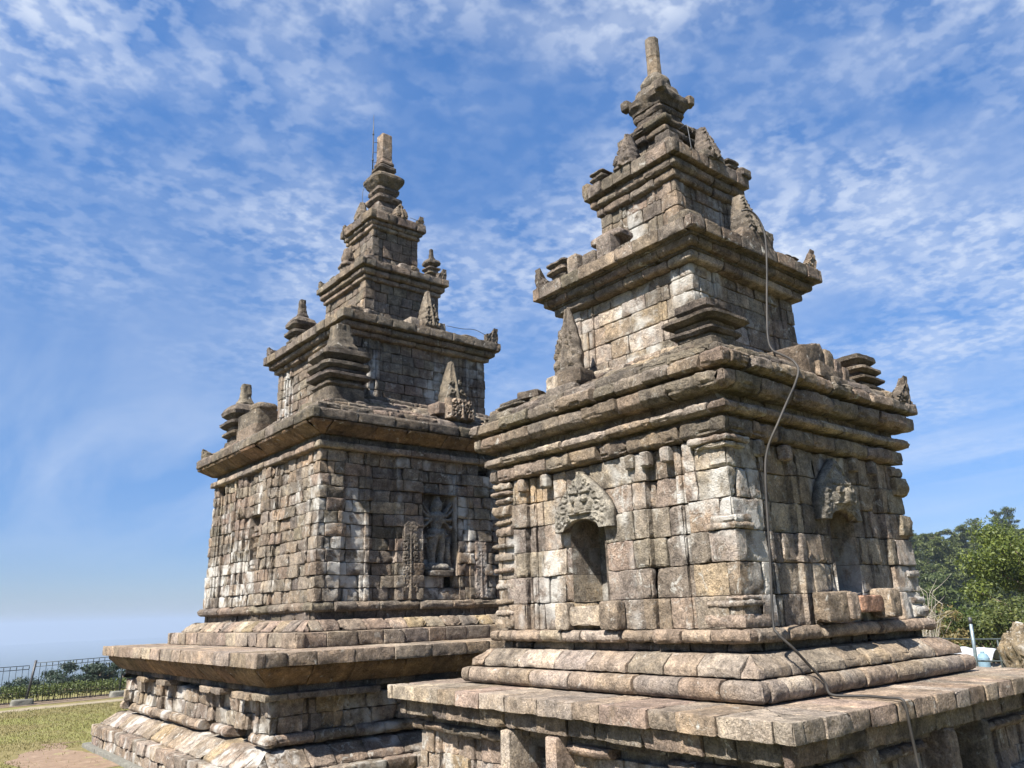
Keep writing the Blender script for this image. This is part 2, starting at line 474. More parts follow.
def carved(mb, side, t, off, z0, H, wfun, thick, carve, nx=26, nz=40, col_=None, lean=0.0, frame=None, seed=0):
    """free-standing or wall-bound carved stone: closed loft with a carved front; wfun(v)->half width, thick(v)->depth, carve(x, z, u, v)->height"""
    T = np.array(TAN[side], float); Nn = np.array(NRM[side], float); O = T*t+Nn*off
    if frame is not None: O, T, Nn = [np.array(f, float) for f in frame]
    v = np.linspace(0, 1, nz); u = np.linspace(-1, 1, nx)
    wv = np.array([max(wfun(x), .004) for x in v]); tv = np.array([thick(x) for x in v])
    UU, VV = np.meshgrid(u, v, indexing='xy'); XX = UU*wv[:, None]; ZZ = VV*H
    hgt = carve(XX.ravel(), ZZ.ravel(), UU.ravel(), VV.ravel()).reshape(XX.shape)
    edge = np.clip((1-np.abs(UU))*5, 0, 1)**.6
    dep = tv[:, None]*(.55+.45*edge)+hgt*edge
    dep += .006*fbm(np.stack([XX.ravel(), ZZ.ravel(), np.full(XX.size, seed*1.0)], 1), 14, 3, 6).reshape(XX.shape)
    F = O+XX[..., None]*T+(dep+lean*ZZ)[..., None]*Nn; F[..., 2] += z0+ZZ
    B = O+XX[:, ::-1, None]*T+(lean*ZZ)[..., None]*Nn; B[..., 2] += z0+ZZ
    ring = np.concatenate([F, B], 1); n2 = 2*nx
    q = grid_quads(nz, n2, False, True)
    mb.add(ring.reshape(-1, 3), q, [list(range(n2))[::-1], [(nz-1)*n2+i for i in range(n2)]], col_ if col_ is not None else tint('roof'), random.random())


def caps_h(x, z, items):
    """relief height: smooth union of capsules (x0,z0,x1,z1,r0,r1,lift)"""
    h = np.zeros_like(x)
    for x0, z0, x1, z1, r0, r1, lf in items:
        dx, dz = x1-x0, z1-z0; L2 = dx*dx+dz*dz+1e-9
        t = np.clip(((x-x0)*dx+(z-z0)*dz)/L2, 0, 1); r = r0+(r1-r0)*t
        d = np.hypot(x-x0-dx*t, z-z0-dz*t)
        hh = np.where(d < r, np.sqrt(np.clip(r*r-d*d, 0, None))+lf, 0)
        h = np.maximum(h, hh)
    return h


def curl(cx, cz, r, a0, a1, thick=.02, lift=.02, n=9, shrink=.35):
    out = []; pts = []
    for i in range(n):
        a = a0+(a1-a0)*i/(n-1); rr = r*(1-shrink*i/(n-1)); pts.append((cx+rr*math.cos(a), cz+rr*math.sin(a)))
    for i in range(n-1): out.append((*pts[i], *pts[i+1], thick, thick*.95, lift))
    return out


def foliage_carve(seed, amp=.03, W=.4, H=.6, nc=16):
    rs = random.Random(seed); items = []
    for k in range(nc):
        cx = rs.uniform(0.02, W*.5); cz = rs.uniform(.05, H*.95); r = rs.uniform(.025, .06); a = rs.uniform(0, 6.3)
        c = curl(cx, cz, r, a, a+rs.choice((-1, 1))*5.2, .014, amp*.5)
        items += c+[(-x0, z0, -x1, z1, r0, r1, l) for x0, z0, x1, z1, r0, r1, l in c]
    items.append((0, .02, 0, H*.95, .03, .012, amp*.6))
    return lambda x, z, u, v: caps_h(x, z, items)*1.0


# ------------------------------------------------------------------ materials
def new_mat(name):
    m = bpy.data.materials.new(name); m.use_nodes = True; nt = m.node_tree
    return m, nt, nt.nodes['Principled BSDF']


def stone_mat(name, lichen=0.5, dark=0.5, bump=1.0, warm=None, band=None):
    m, nt, bs = new_mat(name)
    at = nt.nodes.new('ShaderNodeAttribute'); at.attribute_name = 'tint'
    ge = nt.nodes.new('ShaderNodeNewGeometry'); pos = ge.outputs['Position']
    # every stone samples its own stretch of the noise
    seedv = nt.nodes.new('ShaderNodeCombineXYZ')
    nt.links.new(math_n(nt, 'MULTIPLY', at.outputs['Alpha'], 37.0), seedv.inputs[0]); nt.links.new(math_n(nt, 'MULTIPLY', at.outputs['Alpha'], 11.0), seedv.inputs[2])
    ad = nt.nodes.new('ShaderNodeVectorMath'); ad.operation = 'ADD'; nt.links.new(pos, ad.inputs[0]); nt.links.new(seedv.outputs[0], ad.inputs[1]); sp = ad.outputs[0]
    big = noise_n(nt, sp, 3.0, 4, 0.6, .3); mid = noise_n(nt, sp, 11.0, 5, 0.65, .4); fine = noise_n(nt, pos, 55.0, 4, 0.7); sp2 = noise_n(nt, pos, 150.0, 2, .6)
    c = mix_n(nt, 1.0, at.outputs['Color'], ramp_n(nt, big, [(0.28, 0.72), (0.72, 1.22)]), 'MULTIPLY')
    c = mix_n(nt, 1.0, c, ramp_n(nt, mid, [(0.25, (0.60, 0.58, 0.56)), (0.5, (1.0, 1.0, 1.0)), (0.75, (1.36, 1.33, 1.26))]), 'MULTIPLY')
    c = mix_n(nt, 1.0, c, ramp_n(nt, fine, [(0.32, 0.58), (0.68, 1.34)]), 'MULTIPLY')
    c = mix_n(nt, 0.8, c, ramp_n(nt, sp2, [(0.3, 0.78), (0.72, 1.2)]), 'MULTIPLY')
    # weathering that runs on across the joints
    wn = noise_n(nt, pos, 1.7, 6, .68, .6); c = mix_n(nt, 1.0, c, ramp_n(nt, wn, [(0.32, (0.66, 0.66, 0.68)), (0.52, (1.0, 1.0, 1.0)), (0.68, (1.26, 1.20, 1.10))]), 'MULTIPLY')
    wn2 = noise_n(nt, pos, 6.5, 6, .75, .5); c = mix_n(nt, 1.0, c, ramp_n(nt, wn2, [(0.36, (0.62, 0.61, 0.60)), (0.50, (1.0, 1.0, 1.0)), (0.64, (1.28, 1.26, 1.22))]), 'MULTIPLY')
    # ochre weathering
    oc = ramp_n(nt, noise_n(nt, sp, 2.3, 4, .6, .5), [(0.60, 0.0), (0.76, 0.35)])
    c = mix_n(nt, oc, c, (0.27, 0.200, 0.118))
    # black weathering: broad patches running down the stone
    st = noise_n(nt, vmul(nt, pos, (2.6, 2.6, 0.9)), 1.0, 6, .68, .7)
    dk = ramp_n(nt, st, [(0.60-.12*dark, 0.0), (0.74-.08*dark, 0.72)])
    c = mix_n(nt, dk, c, mix_n(nt, 1.0, c, (0.42, 0.41, 0.42), 'MULTIPLY'))
    dk2 = ramp_n(nt, noise_n(nt, pos, 26.0, 5, .75, .6), [(0.57, 0.0), (0.66, 0.55)])
    c = mix_n(nt, dk2, c, (0.06, 0.055, 0.048))
    # pale crusted lichen in ragged spots
    l1 = noise_n(nt, pos, 9.0, 6, .72, .8); l2 = noise_n(nt, pos, 1.3, 3, .5, .2)
    lf = math_n(nt, 'MULTIPLY', ramp_n(nt, l1, [(0.63-.09*lichen, 0.0), (0.70-.08*lichen, 0.85)]), ramp_n(nt, l2, [(0.36, 0.15), (0.62, 1.0)]))
    c = mix_n(nt, lf, c, (0.40, 0.385, 0.345))
    if band:
        # white lime crust on some stretches of the wall
        b = noise_n(nt, sp, 4.0, 5, .6, .4); bb = noise_n(nt, vmul(nt, pos, (1.0, 1.0, 0.45)), 1.9, 2, .5)
        bf = math_n(nt, 'MULTIPLY', ramp_n(nt, b, [(0.42, 0.0), (0.56, .8)]), ramp_n(nt, bb, [(0.50, 0.0), (0.60, 1.0)]))
        c = mix_n(nt, math_n(nt, 'MULTIPLY', bf, band), c, (0.50, 0.485, 0.45))
    nt.links.new(c, bs.inputs['Base Color']); bs.inputs['Roughness'].default_value = 0.93
    bs.inputs['Specular IOR Level'].default_value = 0.18
    # relief
    vo = nt.nodes.new('ShaderNodeTexVoronoi'); vo.inputs['Scale'].default_value = 30; nt.links.new(pos, vo.inputs['Vector'])
    pit = ramp_n(nt, vo.outputs['Distance'], [(0.0, 0.0), (0.33, 1.0)])
    h = math_n(nt, 'ADD', math_n(nt, 'MULTIPLY', mid, 1.1), math_n(nt, 'MULTIPLY', fine, 0.55))
    h = math_n(nt, 'ADD', h, math_n(nt, 'MULTIPLY', sp2, 0.2)); h = math_n(nt, 'ADD', h, math_n(nt, 'MULTIPLY', pit, 0.13))
    h = math_n(nt, 'SUBTRACT', h, math_n(nt, 'MULTIPLY', dk2, 0.25))
    bp = nt.nodes.new('ShaderNodeBump'); bp.inputs['Strength'].default_value = 0.9; bp.inputs['Distance'].default_value = 0.036*bump
    nt.links.new(h, bp.inputs['Height']); nt.links.new(bp.outputs[0], bs.inputs['Normal'])
    return m


M_WALL = stone_mat('andesite_wall', .80, .45, 1.0, band=.8)
M_SLAB = stone_mat('andesite_slab', .3, .15, .8)
M_CORN = stone_mat('andesite_cornice', .45, .45, 1.0)
M_ROOF = stone_mat('andesite_roof', .35, 1.0, 1.0)
M_LWALL = stone_mat('andesite_old_wall', .75, .5, 1.15, band=1.0)
M_LCORN = stone_mat('andesite_old_cornice', .3, .75, 1.0)
M_CARVE = stone_mat('andesite_carving', .45, .55, .8)


def plain_mat(name, colr, rough=.6, metal=0.0, var=.25, scale=20, bump=.3):
    m, nt, bs = new_mat(name); ge = nt.nodes.new('ShaderNodeNewGeometry')
    n = noise_n(nt, ge.outputs['Position'], scale, 5, .65)
    c = mix_n(nt, 1.0, colr, ramp_n(nt, n, [(0.3, 1-var), (0.7, 1+var)]), 'MULTIPLY')
    nt.links.new(c, bs.inputs['Base Color']); bs.inputs['Roughness'].default_value = rough; bs.inputs['Metallic'].default_value = metal
    if bump:
        bp = nt.nodes.new('ShaderNodeBump'); bp.inputs['Strength'].default_value = bump; bp.inputs['Distance'].default_value = .01
        nt.links.new(n, bp.inputs['Height']); nt.links.new(bp.outputs[0], bs.inputs['Normal'])
    return m


M_CABLE = plain_mat('cable_sheath', (0.024, 0.021, 0.018), .7, 0, .75, 3)
M_DARKMETAL = plain_mat('dark_metal', (0.045, 0.045, 0.047), .5, .3)
M_FENCE = plain_mat('painted_fence_metal', (0.035, 0.045, 0.045), .5, .3)
M_POLE = plain_mat('galvanised_pole', (0.19, 0.24, 0.26), .4, .5)
M_CONC = plain_mat('mossy_concrete', (0.13, 0.125, 0.105), .9, 0, .35, 14, .6)
M_WHITE = plain_mat('white_cloth', (0.30, 0.31, 0.33), .8, 0, .08)
M_BLUE = plain_mat('pale_blue_plastic', (0.14, 0.22, 0.28), .7, 0, .2)
M_BARK = plain_mat('bark', (0.14, 0.105, 0.075), .9, 0, .4, 12, .8)
M_DEAD = plain_mat('dead_twig', (0.33, 0.29, 0.24), .9, 0, .25)


def leaf_mat(name, c1, c2, trans=.25):
    m, nt, bs = new_mat(name)
    at = nt.nodes.new('ShaderNodeAttribute'); at.attribute_name = 'tint'
    oi = nt.nodes.new('ShaderNodeObjectInfo')
    c = mix_n(nt, at.outputs['Alpha'], c1, c2)
    c = mix_n(nt, 1.0, c, ramp_n(nt, oi.outputs['Random'], [(0.0, (0.78, .85, .8)), (1.0, (1.2, 1.12, .95))]), 'MULTIPLY')
    nt.links.new(c, bs.inputs['Base Color']); bs.inputs['Roughness'].default_value = .55; bs.inputs['Specular IOR Level'].default_value = .35
    tr = nt.nodes.new('ShaderNodeBsdfTranslucent'); nt.links.new(c, tr.inputs[0])
    ms = nt.nodes.new('ShaderNodeMixShader'); ms.inputs[0].default_value = trans
    out = nt.nodes['Material Output']; nt.links.new(bs.outputs[0], ms.inputs[1]); nt.links.new(tr.outputs[0], ms.inputs[2]); nt.links.new(ms.outputs[0], out.inputs[0])
    return m


M_PINE = leaf_mat('pine_needles', (0.032, 0.048, 0.013), (0.080, 0.096, 0.024))
M_DPINE = leaf_mat('dark_foliage', (0.016, 0.030, 0.020), (0.036, 0.055, 0.034))
M_LEAF = leaf_mat('bright_leaves', (0.04, 0.064, 0.014), (0.12, 0.15, 0.03), .35)
M_SHRUB = leaf_mat('shrub_leaves', (0.05, 0.068, 0.018), (0.125, 0.135, 0.04), .3)
M_DRY = leaf_mat('drying_leaves', (0.09, 0.075, 0.032), (0.17, 0.135, 0.06), .3)
M_HEDGE = leaf_mat('hedge_leaves', (0.035, 0.05, 0.014), (0.13, 0.15, 0.036), .25)
M_GRASS = leaf_mat('grass_blades', (0.10, 0.095, 0.033), (0.21, 0.18, 0.08), .3)

GZ = -1.38


# ------------------------------------------------------------------ ground
def ground_height(x, y):
    d = np.hypot(x-CAM_POS.x, y-CAM_POS.y); az = np.degrees(np.arctan2(y-CAM_POS.y, x-CAM_POS.x))
    # valley beyond the fence (north-west), wooded hollow and rise to the east
    e = np.clip(y-26-.0*x, 0, None); valley = -np.minimum(e*.42, 6+e*.12)
    valley = np.maximum(valley, -150-8*np.sin(x*.002))
    wl = np.clip((az-48)/14, 0, 1)
    hollow = -15*np.exp(-((d-75)/28)**2)+np.clip(d-120, 0, 130)*.075-np.clip(d-330, 0, 4000)*.10
    hollow = np.maximum(hollow, -150)
    ease = np.clip((d-32)/20, 0, 1)
    und = 2.2*fbm(np.stack([x*.012, y*.012, x*0], -1).reshape(-1, 3), 1, 3, 5).reshape(np.shape(x))*np.clip((d-50)/80, 0, 1)
    return GZ+wl*valley+(1-wl)*hollow*ease+und


mb = MB()
rad = np.concatenate([np.linspace(0, 34, 18), np.geomspace(36, 9000, 70)]); na = 140
th = np.linspace(0, 2*np.pi, na, endpoint=False)
RR, TT = np.meshgrid(rad, th, indexing='ij'); gx = CAM_POS.x+RR*np.cos(TT); gy = CAM_POS.y+RR*np.sin(TT); gz = ground_height(gx, gy)
q = grid_quads(len(rad), na, False, True); q = q[na:]   # first ring is a single point
V = np.stack([gx, gy, gz], 2).reshape(-1, 3)
mb.add(V, q, [[na+i for i in range(na)][::1]], (.2, .2, .1))
m, nt, bs = new_mat('grass_and_earth'); ge = nt.nodes.new('ShaderNodeNewGeometry'); pos = ge.outputs['Position']
g1 = noise_n(nt, pos, .5, 5, .6, .3); g2 = noise_n(nt, pos, 7, 6, .7, .3); g3 = noise_n(nt, pos, 60, 3, .7)
c = ramp_n(nt, g2, [(0.3, (0.11, 0.095, 0.04)), (0.55, (0.155, 0.13, 0.06)), (0.75, (0.21, 0.175, 0.09))])
c = mix_n(nt, ramp_n(nt, g1, [(0.42, 0.0), (0.6, .55)]), c, (0.15, 0.17, 0.045))
c = mix_n(nt, 1.0, c, ramp_n(nt, g3, [(0.3, .7), (0.7, 1.3)]), 'MULTIPLY')
sp_ = nt.nodes.new('ShaderNodeSeparateXYZ'); nt.links.new(pos, sp_.inputs[0])
vl = nt.nodes.new('ShaderNodeVectorMath'); vl.operation = 'LENGTH'; nt.links.new(pos, vl.inputs[0])
far = ramp_n(nt, math_n(nt, 'DIVIDE', vl.outputs['Value'], 100.0), [(0.34, 0.0), (0.46, 1.0)])
fcol = ramp_n(nt, noise_n(nt, pos, .03, 6, .7), [(0.35, (0.012, 0.022, 0.01)), (0.6, (0.03, 0.042, 0.017)), (0.78, (0.075, 0.07, 0.035))])
c = mix_n(nt, far, c, fcol)
nt.links.new(c, bs.inputs['Base Color']); bs.inputs['Roughness'].default_value = .95; bs.inputs['Specular IOR Level'].default_value = .1
bp = nt.nodes.new('ShaderNodeBump'); bp.inputs['Strength'].default_value = .8; bp.inputs['Distance'].default_value = .03; nt.links.new(g2, bp.inputs['Height']); nt.links.new(bp.outputs[0], bs.inputs['Normal'])
M_GROUND = m
tag(mb.build('ground', M_GROUND), kind='structure')


def sheet(name, outline, z, mat, n=3, wob=.25):
    """an irregular flat patch, triangulated as one n-gon with a wavy edge"""
    P = smooth_pts([(x, y, 0) for x, y in outline]+[(outline[0][0], outline[0][1], 0)], 7)[:-1]; mbb = MB(); V = []
    for p in P:
        k = wob*float(vnoise([(p.x*1.7, p.y*1.7, 3)], 5)[0]); V.append((p.x+k, p.y-k*.6, z))
    mbb.add(V, None, [list(range(len(V)))], (.3, .2, .1)); return tag(mbb.build(name, mat, smooth=False), kind='structure')


m, nt, bs = new_mat('bare_earth'); ge = nt.nodes.new('ShaderNodeNewGeometry'); pos = ge.outputs['Position']
d2 = noise_n(nt, pos, 6, 6, .7, .3)
c = ramp_n(nt, d2, [(0.3, (0.13, 0.085, 0.052)), (0.55, (0.18, 0.122, 0.08)), (0.72, (0.24, 0.175, 0.12))])
c = mix_n(nt, ramp_n(nt, noise_n(nt, pos, 1.8, 4, .6), [(0.58, 0.0), (0.68, .7)]), c, (0.22, 0.21, 0.08))
nt.links.new(c, bs.inputs['Base Color']); bs.inputs['Roughness'].default_value = .95
bp = nt.nodes.new('ShaderNodeBump'); bp.inputs['Strength'].default_value = .8; bp.inputs['Distance'].default_value = .03; nt.links.new(d2, bp.inputs['Height']); nt.links.new(bp.outputs[0], bs.inputs['Normal'])
M_EARTH = m
sheet('dirt_ground', [(-3.5, 4.0), (-3.9, 6.5), (-3.9, 9.5), (-3.8, 11.3), (-3.5, 12.0), (-4.2, 12.1), (-4.9, 11.0), (-5.3, 9), (-5.4, 5), (-5.0, 2.0), (-3.5, 1.0)], GZ+.004, M_EARTH, wob=.5)
sheet('dirt_path', [(-14, 18.3), (-8, 19.0), (-4, 19.7), (0, 20.3), (8, 21.2), (8, 21.9), (0, 21.1), (-4, 20.4), (-8, 19.7), (-14, 19.0)], GZ+.004, plain_mat('trodden_path', (0.19, 0.155, 0.10), .95, 0, .3, 5, .5), wob=.3)
sheet('dirt_bed', [(-14, 20.0), (-8, 20.6), (-4, 21.2), (0, 21.6), (8, 22.2), (8, 23.8), (0, 23.2), (-4, 22.8), (-8, 22.3), (-14, 21.8)], GZ+.008, plain_mat('dark_bed_soil', (0.12, 0.085, 0.055), .95, 0, .4, 8, .6), wob=.12)
# grass blades on the lawn that shows at the left
nb = 60000
gx = RNG.uniform(-10, 1.5, nb); gy = RNG.uniform(9.0, 20.0, nb)
bare = np.clip((5.4+.0*gx+.6*vnoise(np.stack([gx*1.5, gy*1.5, gx*0], 1), 3)+gx)*1.6, 0, 1)*np.clip((12.0+.6*vnoise(np.stack([gx*2, gy*2, gx*0+4], 1), 3)-gy)*1.4, 0, 1); keep = (RNG.uniform(0, 1, nb) > bare*.97) & (gy < 19.2+.16*(gx+8)) & ~((gx > -3.95) & (gy < 11.45))
gx, gy = gx[keep], gy[keep]; nb = len(gx); a = RNG.uniform(0, 6.28, nb); hh = RNG.uniform(.015, .045, nb); ww = RNG.uniform(.004, .008, nb)
lx, ly = RNG.normal(0, .02, nb), RNG.normal(0, .02, nb)
V = np.stack([np.stack([gx-ww*np.cos(a), gy-ww*np.sin(a), gx*0+GZ], 1), np.stack([gx+ww*np.cos(a), gy+ww*np.sin(a), gx*0+GZ], 1),
              np.stack([gx+lx+ww*.3*np.cos(a), gy+ly+ww*.3*np.sin(a), GZ+hh], 1), np.stack([gx+lx-ww*.3*np.cos(a), gy+ly-ww*.3*np.sin(a), GZ+hh], 1)], 1).reshape(-1, 3)
mb = MB(); mb.add(V, np.arange(nb*4).reshape(-1, 4)); mb.C[0][:, 3] = np.repeat(RNG.uniform(0, 1, nb), 4)
tag(mb.build('lawn_grass', M_GRASS, smooth=False), 'short dry yellow green grass of the lawn beyond the left temple', 'grass', kind='stuff')


# ------------------------------------------------------------------ temple builder pieces
def round_prof(h, z0, z1, depth=.35, n=6, bulge=.5):
    """half-round moulding, r from -? to 0"""
    H = z1-z0; out = [(-depth, z1)]
    for i in range(n+1):
        a = math.pi/2-math.pi*i/n; out.append((-H*bulge+H*bulge*math.cos(a), (z0+z1)/2+H/2*math.sin(a)))
    out.append((-depth, z0)); return out


def flat_prof(z0, z1, depth=.25, top=0.0, bot=0.0):
    return [(-depth, z1), (-top, z1), (0, z1-.0), (0, z0), (-bot, z0), (-depth, z0)] if top or bot else [(-depth, z1), (0, z1), (0, z0), (-depth, z0)]


def wall_courses(mb, zs, planf, mix, res, slen, holes=None, amp=.007, chip=.02, jit=.01, skip=0, tint_fn=None, org=(0, 0)):
    for i in range(len(zs)-1):
        z0, z1 = zs[i], zs[i+1]; pth = planf((z0+z1)/2, i)
        hl = []
        for (side, ta, tb, ha, hb) in (holes or []):
            if z0 >= ha-.03 and z1 <= hb+.03:
                sa, sb = pth.s_of(side, ta), pth.s_of(side, tb)
                if sa is not None and sb is not None: hl.append((sa, sb))
        course(mb, pth, [(-.2, z1-.003), (0, z1-.003), (0, z0+.003), (-.2, z0+.003)], slen, hl, mix, jit, res=res, amp=amp, chip=chip, bev=.016, skip=skip, tint_fn=tint_fn, start=random.uniform(.2, .9), origin=org)


def niche(parent, loc, side, t0, t1, z0, z1, off, depth, mat, mix='dark', name='niche'):  # default dark mix paints recess shade onto back, floor and head
    """recess lining: back wall, two reveals, floor and head, built of a few worn blocks"""
    mb = MB(); T = np.array(TAN[side], float); Nn = np.array(NRM[side], float)
    def panel(a, b, c, d, nu=10, nv=10, colr=None):
        u, v = np.meshgrid(np.linspace(0, 1, nu), np.linspace(0, 1, nv), indexing='ij'); u = u[..., None]; v = v[..., None]
        P = (a*(1-u)*(1-v)+b*u*(1-v)+c*u*v+d*(1-u)*v).reshape(-1, 3); n_ = np.cross(b-a, d-a); n_ = n_/np.linalg.norm(n_)
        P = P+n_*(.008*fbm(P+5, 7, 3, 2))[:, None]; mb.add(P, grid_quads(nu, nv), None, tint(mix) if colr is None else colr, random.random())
    def pt(t, o, z): return T*t+Nn*o+np.array([0, 0, z])
    nz = max(1, int(round((z1-z0)/.28)))
    for i in range(nz):
        a, b = z0+(z1-z0)*i/nz+.002, z0+(z1-z0)*(i+1)/nz-.002
        panel(pt(t0, off-depth, a), pt(t1, off-depth, a), pt(t1, off-depth, b), pt(t0, off-depth, b))
        for t, s in ((t0, 1), (t1, -1)):
            panel(pt(t, off-depth, a), pt(t, off, a), pt(t, off, b), pt(t, off-depth, b), colr=tint('wall'))
    panel(pt(t0, off-depth, z0), pt(t1, off-depth, z0), pt(t1, off, z0), pt(t0, off, z0)); panel(pt(t0, off-depth, z1), pt(t1, off-depth, z1), pt(t1, off, z1), pt(t0, off, z1))
    return mb.build(name, mat, parent, loc=loc)


def block(mb, c, s, rz=0, mix='wall', seed=None, amp=.03, n=14, power=12, tilt=0):
    rock(mb, c, s, random.random()*50 if seed is None else seed, amp, tint(mix), n=n, rz=rz, power=power, tilt=tilt)


def horn(parent, loc, x, y, z, H, W, mat, broken=False):
    """corner antefix standing diagonally on a cornice corner: two carved wings meeting at a raised edge"""
    mb = MB(); sx, sy = (1 if x > 0 else -1), (1 if y > 0 else -1)
    for (ax, nn) in (((-sx, 0, 0), (0, sy, 0)), ((0, -sy, 0), (sx, 0, 0))):
        O = np.array([x, y, 0.0])+np.array(ax)*W*.5-np.array(nn)*.07
        top = .55 if broken else .22
        # wing rises towards the corner
        nx, nz = 14, 18; u = np.linspace(-1, 1, nx); v = np.linspace(0, 1, nz)
        UU, VV = np.meshgrid(u, v, indexing='xy'); hgt = H*(top+(1-top)*np.clip((1-UU)/2, 0, 1)**1.5)
        XX = UU*W/2; ZZ = VV*hgt
        car = .018*np.sin(UU*9+fbm(np.stack([XX.ravel(), ZZ.ravel(), XX.ravel()*0], 1), 9, 2, 3).reshape(XX.shape)*5)*np.sin(VV*10)
        F = O+XX[..., None]*np.array(ax, float)+(.07+car)[..., None]*np.array(nn, float); F[..., 2] += z+ZZ
        B = O+XX[:, ::-1, None]*np.array(ax, float)-(.03)*np.array(nn, float); B[..., 2] += z+ZZ[:, ::-1]
        ring = np.concatenate([F, B], 1); n2 = nx*2; W3 = ring.reshape(-1, 3); W3 = W3+(.014*fbm(W3, 9, 3, 12))[:, None]*np.array([1, 1, .6])
        mb.add(W3, grid_quads(nz, n2, False, True), [[(nz-1)*n2+i for i in range(n2)], list(range(n2))], tint('roof'), random.random())
    return mb.build('corner_antefix', mat, parent, loc=loc)


def antefix(parent, loc, side, t, off, z, H, W, mat, seed=1, thick=.2, lean=-.06, tall=True, name='antefix', mix='roof', sq=.25):
    mb = MB()
    def wf(v): 
        return W/2*(1.0 if v < sq*.5 else (1-.12*(v-sq*.5)) * max(0.03, (1-((v-sq*.5)/(1-sq*.5))**1.55)))*(1+.04*math.sin(v*31))
    carved(mb, side, t, off, z, H, wf, lambda v: thick*(1-.55*v), foliage_carve(seed, .05, W, H), nx=30, nz=44, lean=lean, col_=tint(mix), seed=seed)
    return mb.build(name, mat, parent, loc=loc)


def turret(parent, loc, x, y, z, levels, mat, name='corner_turret', amp=.012, rot=0, mix='roof', tilt=(0, 0), shape=9, res=.03, nseg=44, stretch=(1, 1)):
    """little stepped corner tower; levels = list of stones, each a list of (half width, z)"""
    mb = MB()
    for st in levels:
        lathe(mb, [(a, z+b) for a, b in st], (x+random.uniform(-.006, .006), y+random.uniform(-.006, .006)), shape, nseg, res, amp, tint(mix), rot+random.uniform(-.03, .03), random.random()*30, tilt, stretch)
    return mb.build(name, mat, parent, loc=loc)


def kala_carve(W, H):
    """monster-mask pediment over a niche: raised rim, bulging eyes, nose, jaw, curling mane and a leaf crest"""
    it = []; s = W/.9
    def both(L):
        for x0, z0, x1, z1, r0, r1, l in L: it.append((x0, z0, x1, z1, r0, r1, l)); it.append((-x0, z0, -x1, z1, r0, r1, l))
    rim = [(.42, .02), (.435, .14), (.41, .27), (.345, .40), (.25, .50), (.13, .59), (.03, .655)]
    for (a, b), (c, d) in zip(rim[:-1], rim[1:]): both([(a*s, b*s, c*s, d*s, .034*s, .032*s, .012*s)])
    it.append((0, .25*s, 0, .31*s, .055*s, .05*s, .03*s)); it.append((0, .195*s, 0, .19*s, .05*s, .05*s, .05*s))
    both([(.085*s, .335*s, .09*s, .34*s, .045*s, .04*s, .03*s), (.03*s, .145*s, .15*s, .16*s, .026*s, .024*s, .035*s), (.14*s, .22*s, .17*s, .28*s, .04*s, .03*s, .012*s), (.03*s, .41*s, .15*s, .415*s, .02*s, .016*s, .03*s)])
    for cx, cz, r, a in ((.26, .12, .06, 2.6), (.34, .08, .04, 0), (.27, .25, .05, 3.3), (.35, .20, .035, 1.2), (.24, .37, .05, 3.6), (.31, .33, .03, .4), (.16, .47, .04, 3.9), (.08, .52, .03, 1.0), (.22, .44, .028, 0.2), (.19, .06, .03, 2)):
        both(curl(cx*s, cz*s, r*s, a, a+5.2, .014*s, .010*s, n=8))
    it.append((0, .45*s, 0, .62*s, .035*s, .018*s, .02*s)); both([(.04*s, .47*s, .02*s, .6*s, .02*s, .012*s, .01*s)])
    return lambda x, z, u, v: caps_h(x, z, it)*.72+.008*np.abs(fbm(np.stack([x, z, x*0], 1), 26, 2, 4))


def kala(parent, loc, side, t, off, z, W, H, mat, worn=False, name='pediment'):
    mb = MB(); cf = kala_carve(W, H)
    def wf(v): return W/2*(1.0 if v < .28 else max(.06, 1-((v-.28)/.72)**1.5))
    if worn:
        c2 = lambda x, z_, u, v: .6*cf(x, z_, u, v)+.03*fbm(np.stack([x, z_, x*0+2], 1), 7, 3, 4)+.07*np.exp(-((x/.16)**2+((z_-.22)/.16)**2))
    else: c2 = cf
    def arch(x, z_, u, v):  # cut the foot into an arch over the niche
        return c2(x, z_, u, v)
    carved(mb, side, t, off, z, H, wf, lambda v: .10-.02*v, arch, nx=84, nz=90, col_=np.array(PAL['pale'])*(.60 if not worn else .50), seed=3)
    # arched foot: lift lower-middle vertices
    V = mb.V[-1]; T = np.array(TAN[side], float)
    tt = V@T-t; low = V[:, 2] < z+H*.3
    lift = np.clip(1-(np.abs(tt)/(W*.30))**2, 0, 1)**.5*W*.13*(1-np.clip((V[:, 2]-z)/(H*.3), 0, 1)); V[:, 2] += lift
    return mb.build(name, mat, parent, loc=loc)


def corner_sweeps(mb, pth, corner_xy, w, prof, res, mix='wall', **kw):
    """moulding stones wrapped round one corner of a wall"""
    P = pth.P; k = int(np.argmin(np.hypot(P[:, 0]-corner_xy[0], P[:, 1]-corner_xy[1]))); s = pth.cum[k]+pth.L
    sweep(mb, pth, s-w[0], s+w[1], prof, res=res, col_=tint(mix), seed=random.random()*40, **kw)


SQ = lambda h: plan(h)

# =================================================================== right temple
RT = empty('stone_temple', (0, 0, GZ), 0, 'nearer weathered stone temple on the right with arched niches and a hanging cable', 'temple', 'two small stone temples side by side')
LO = (0, 0, -GZ)
res = .034
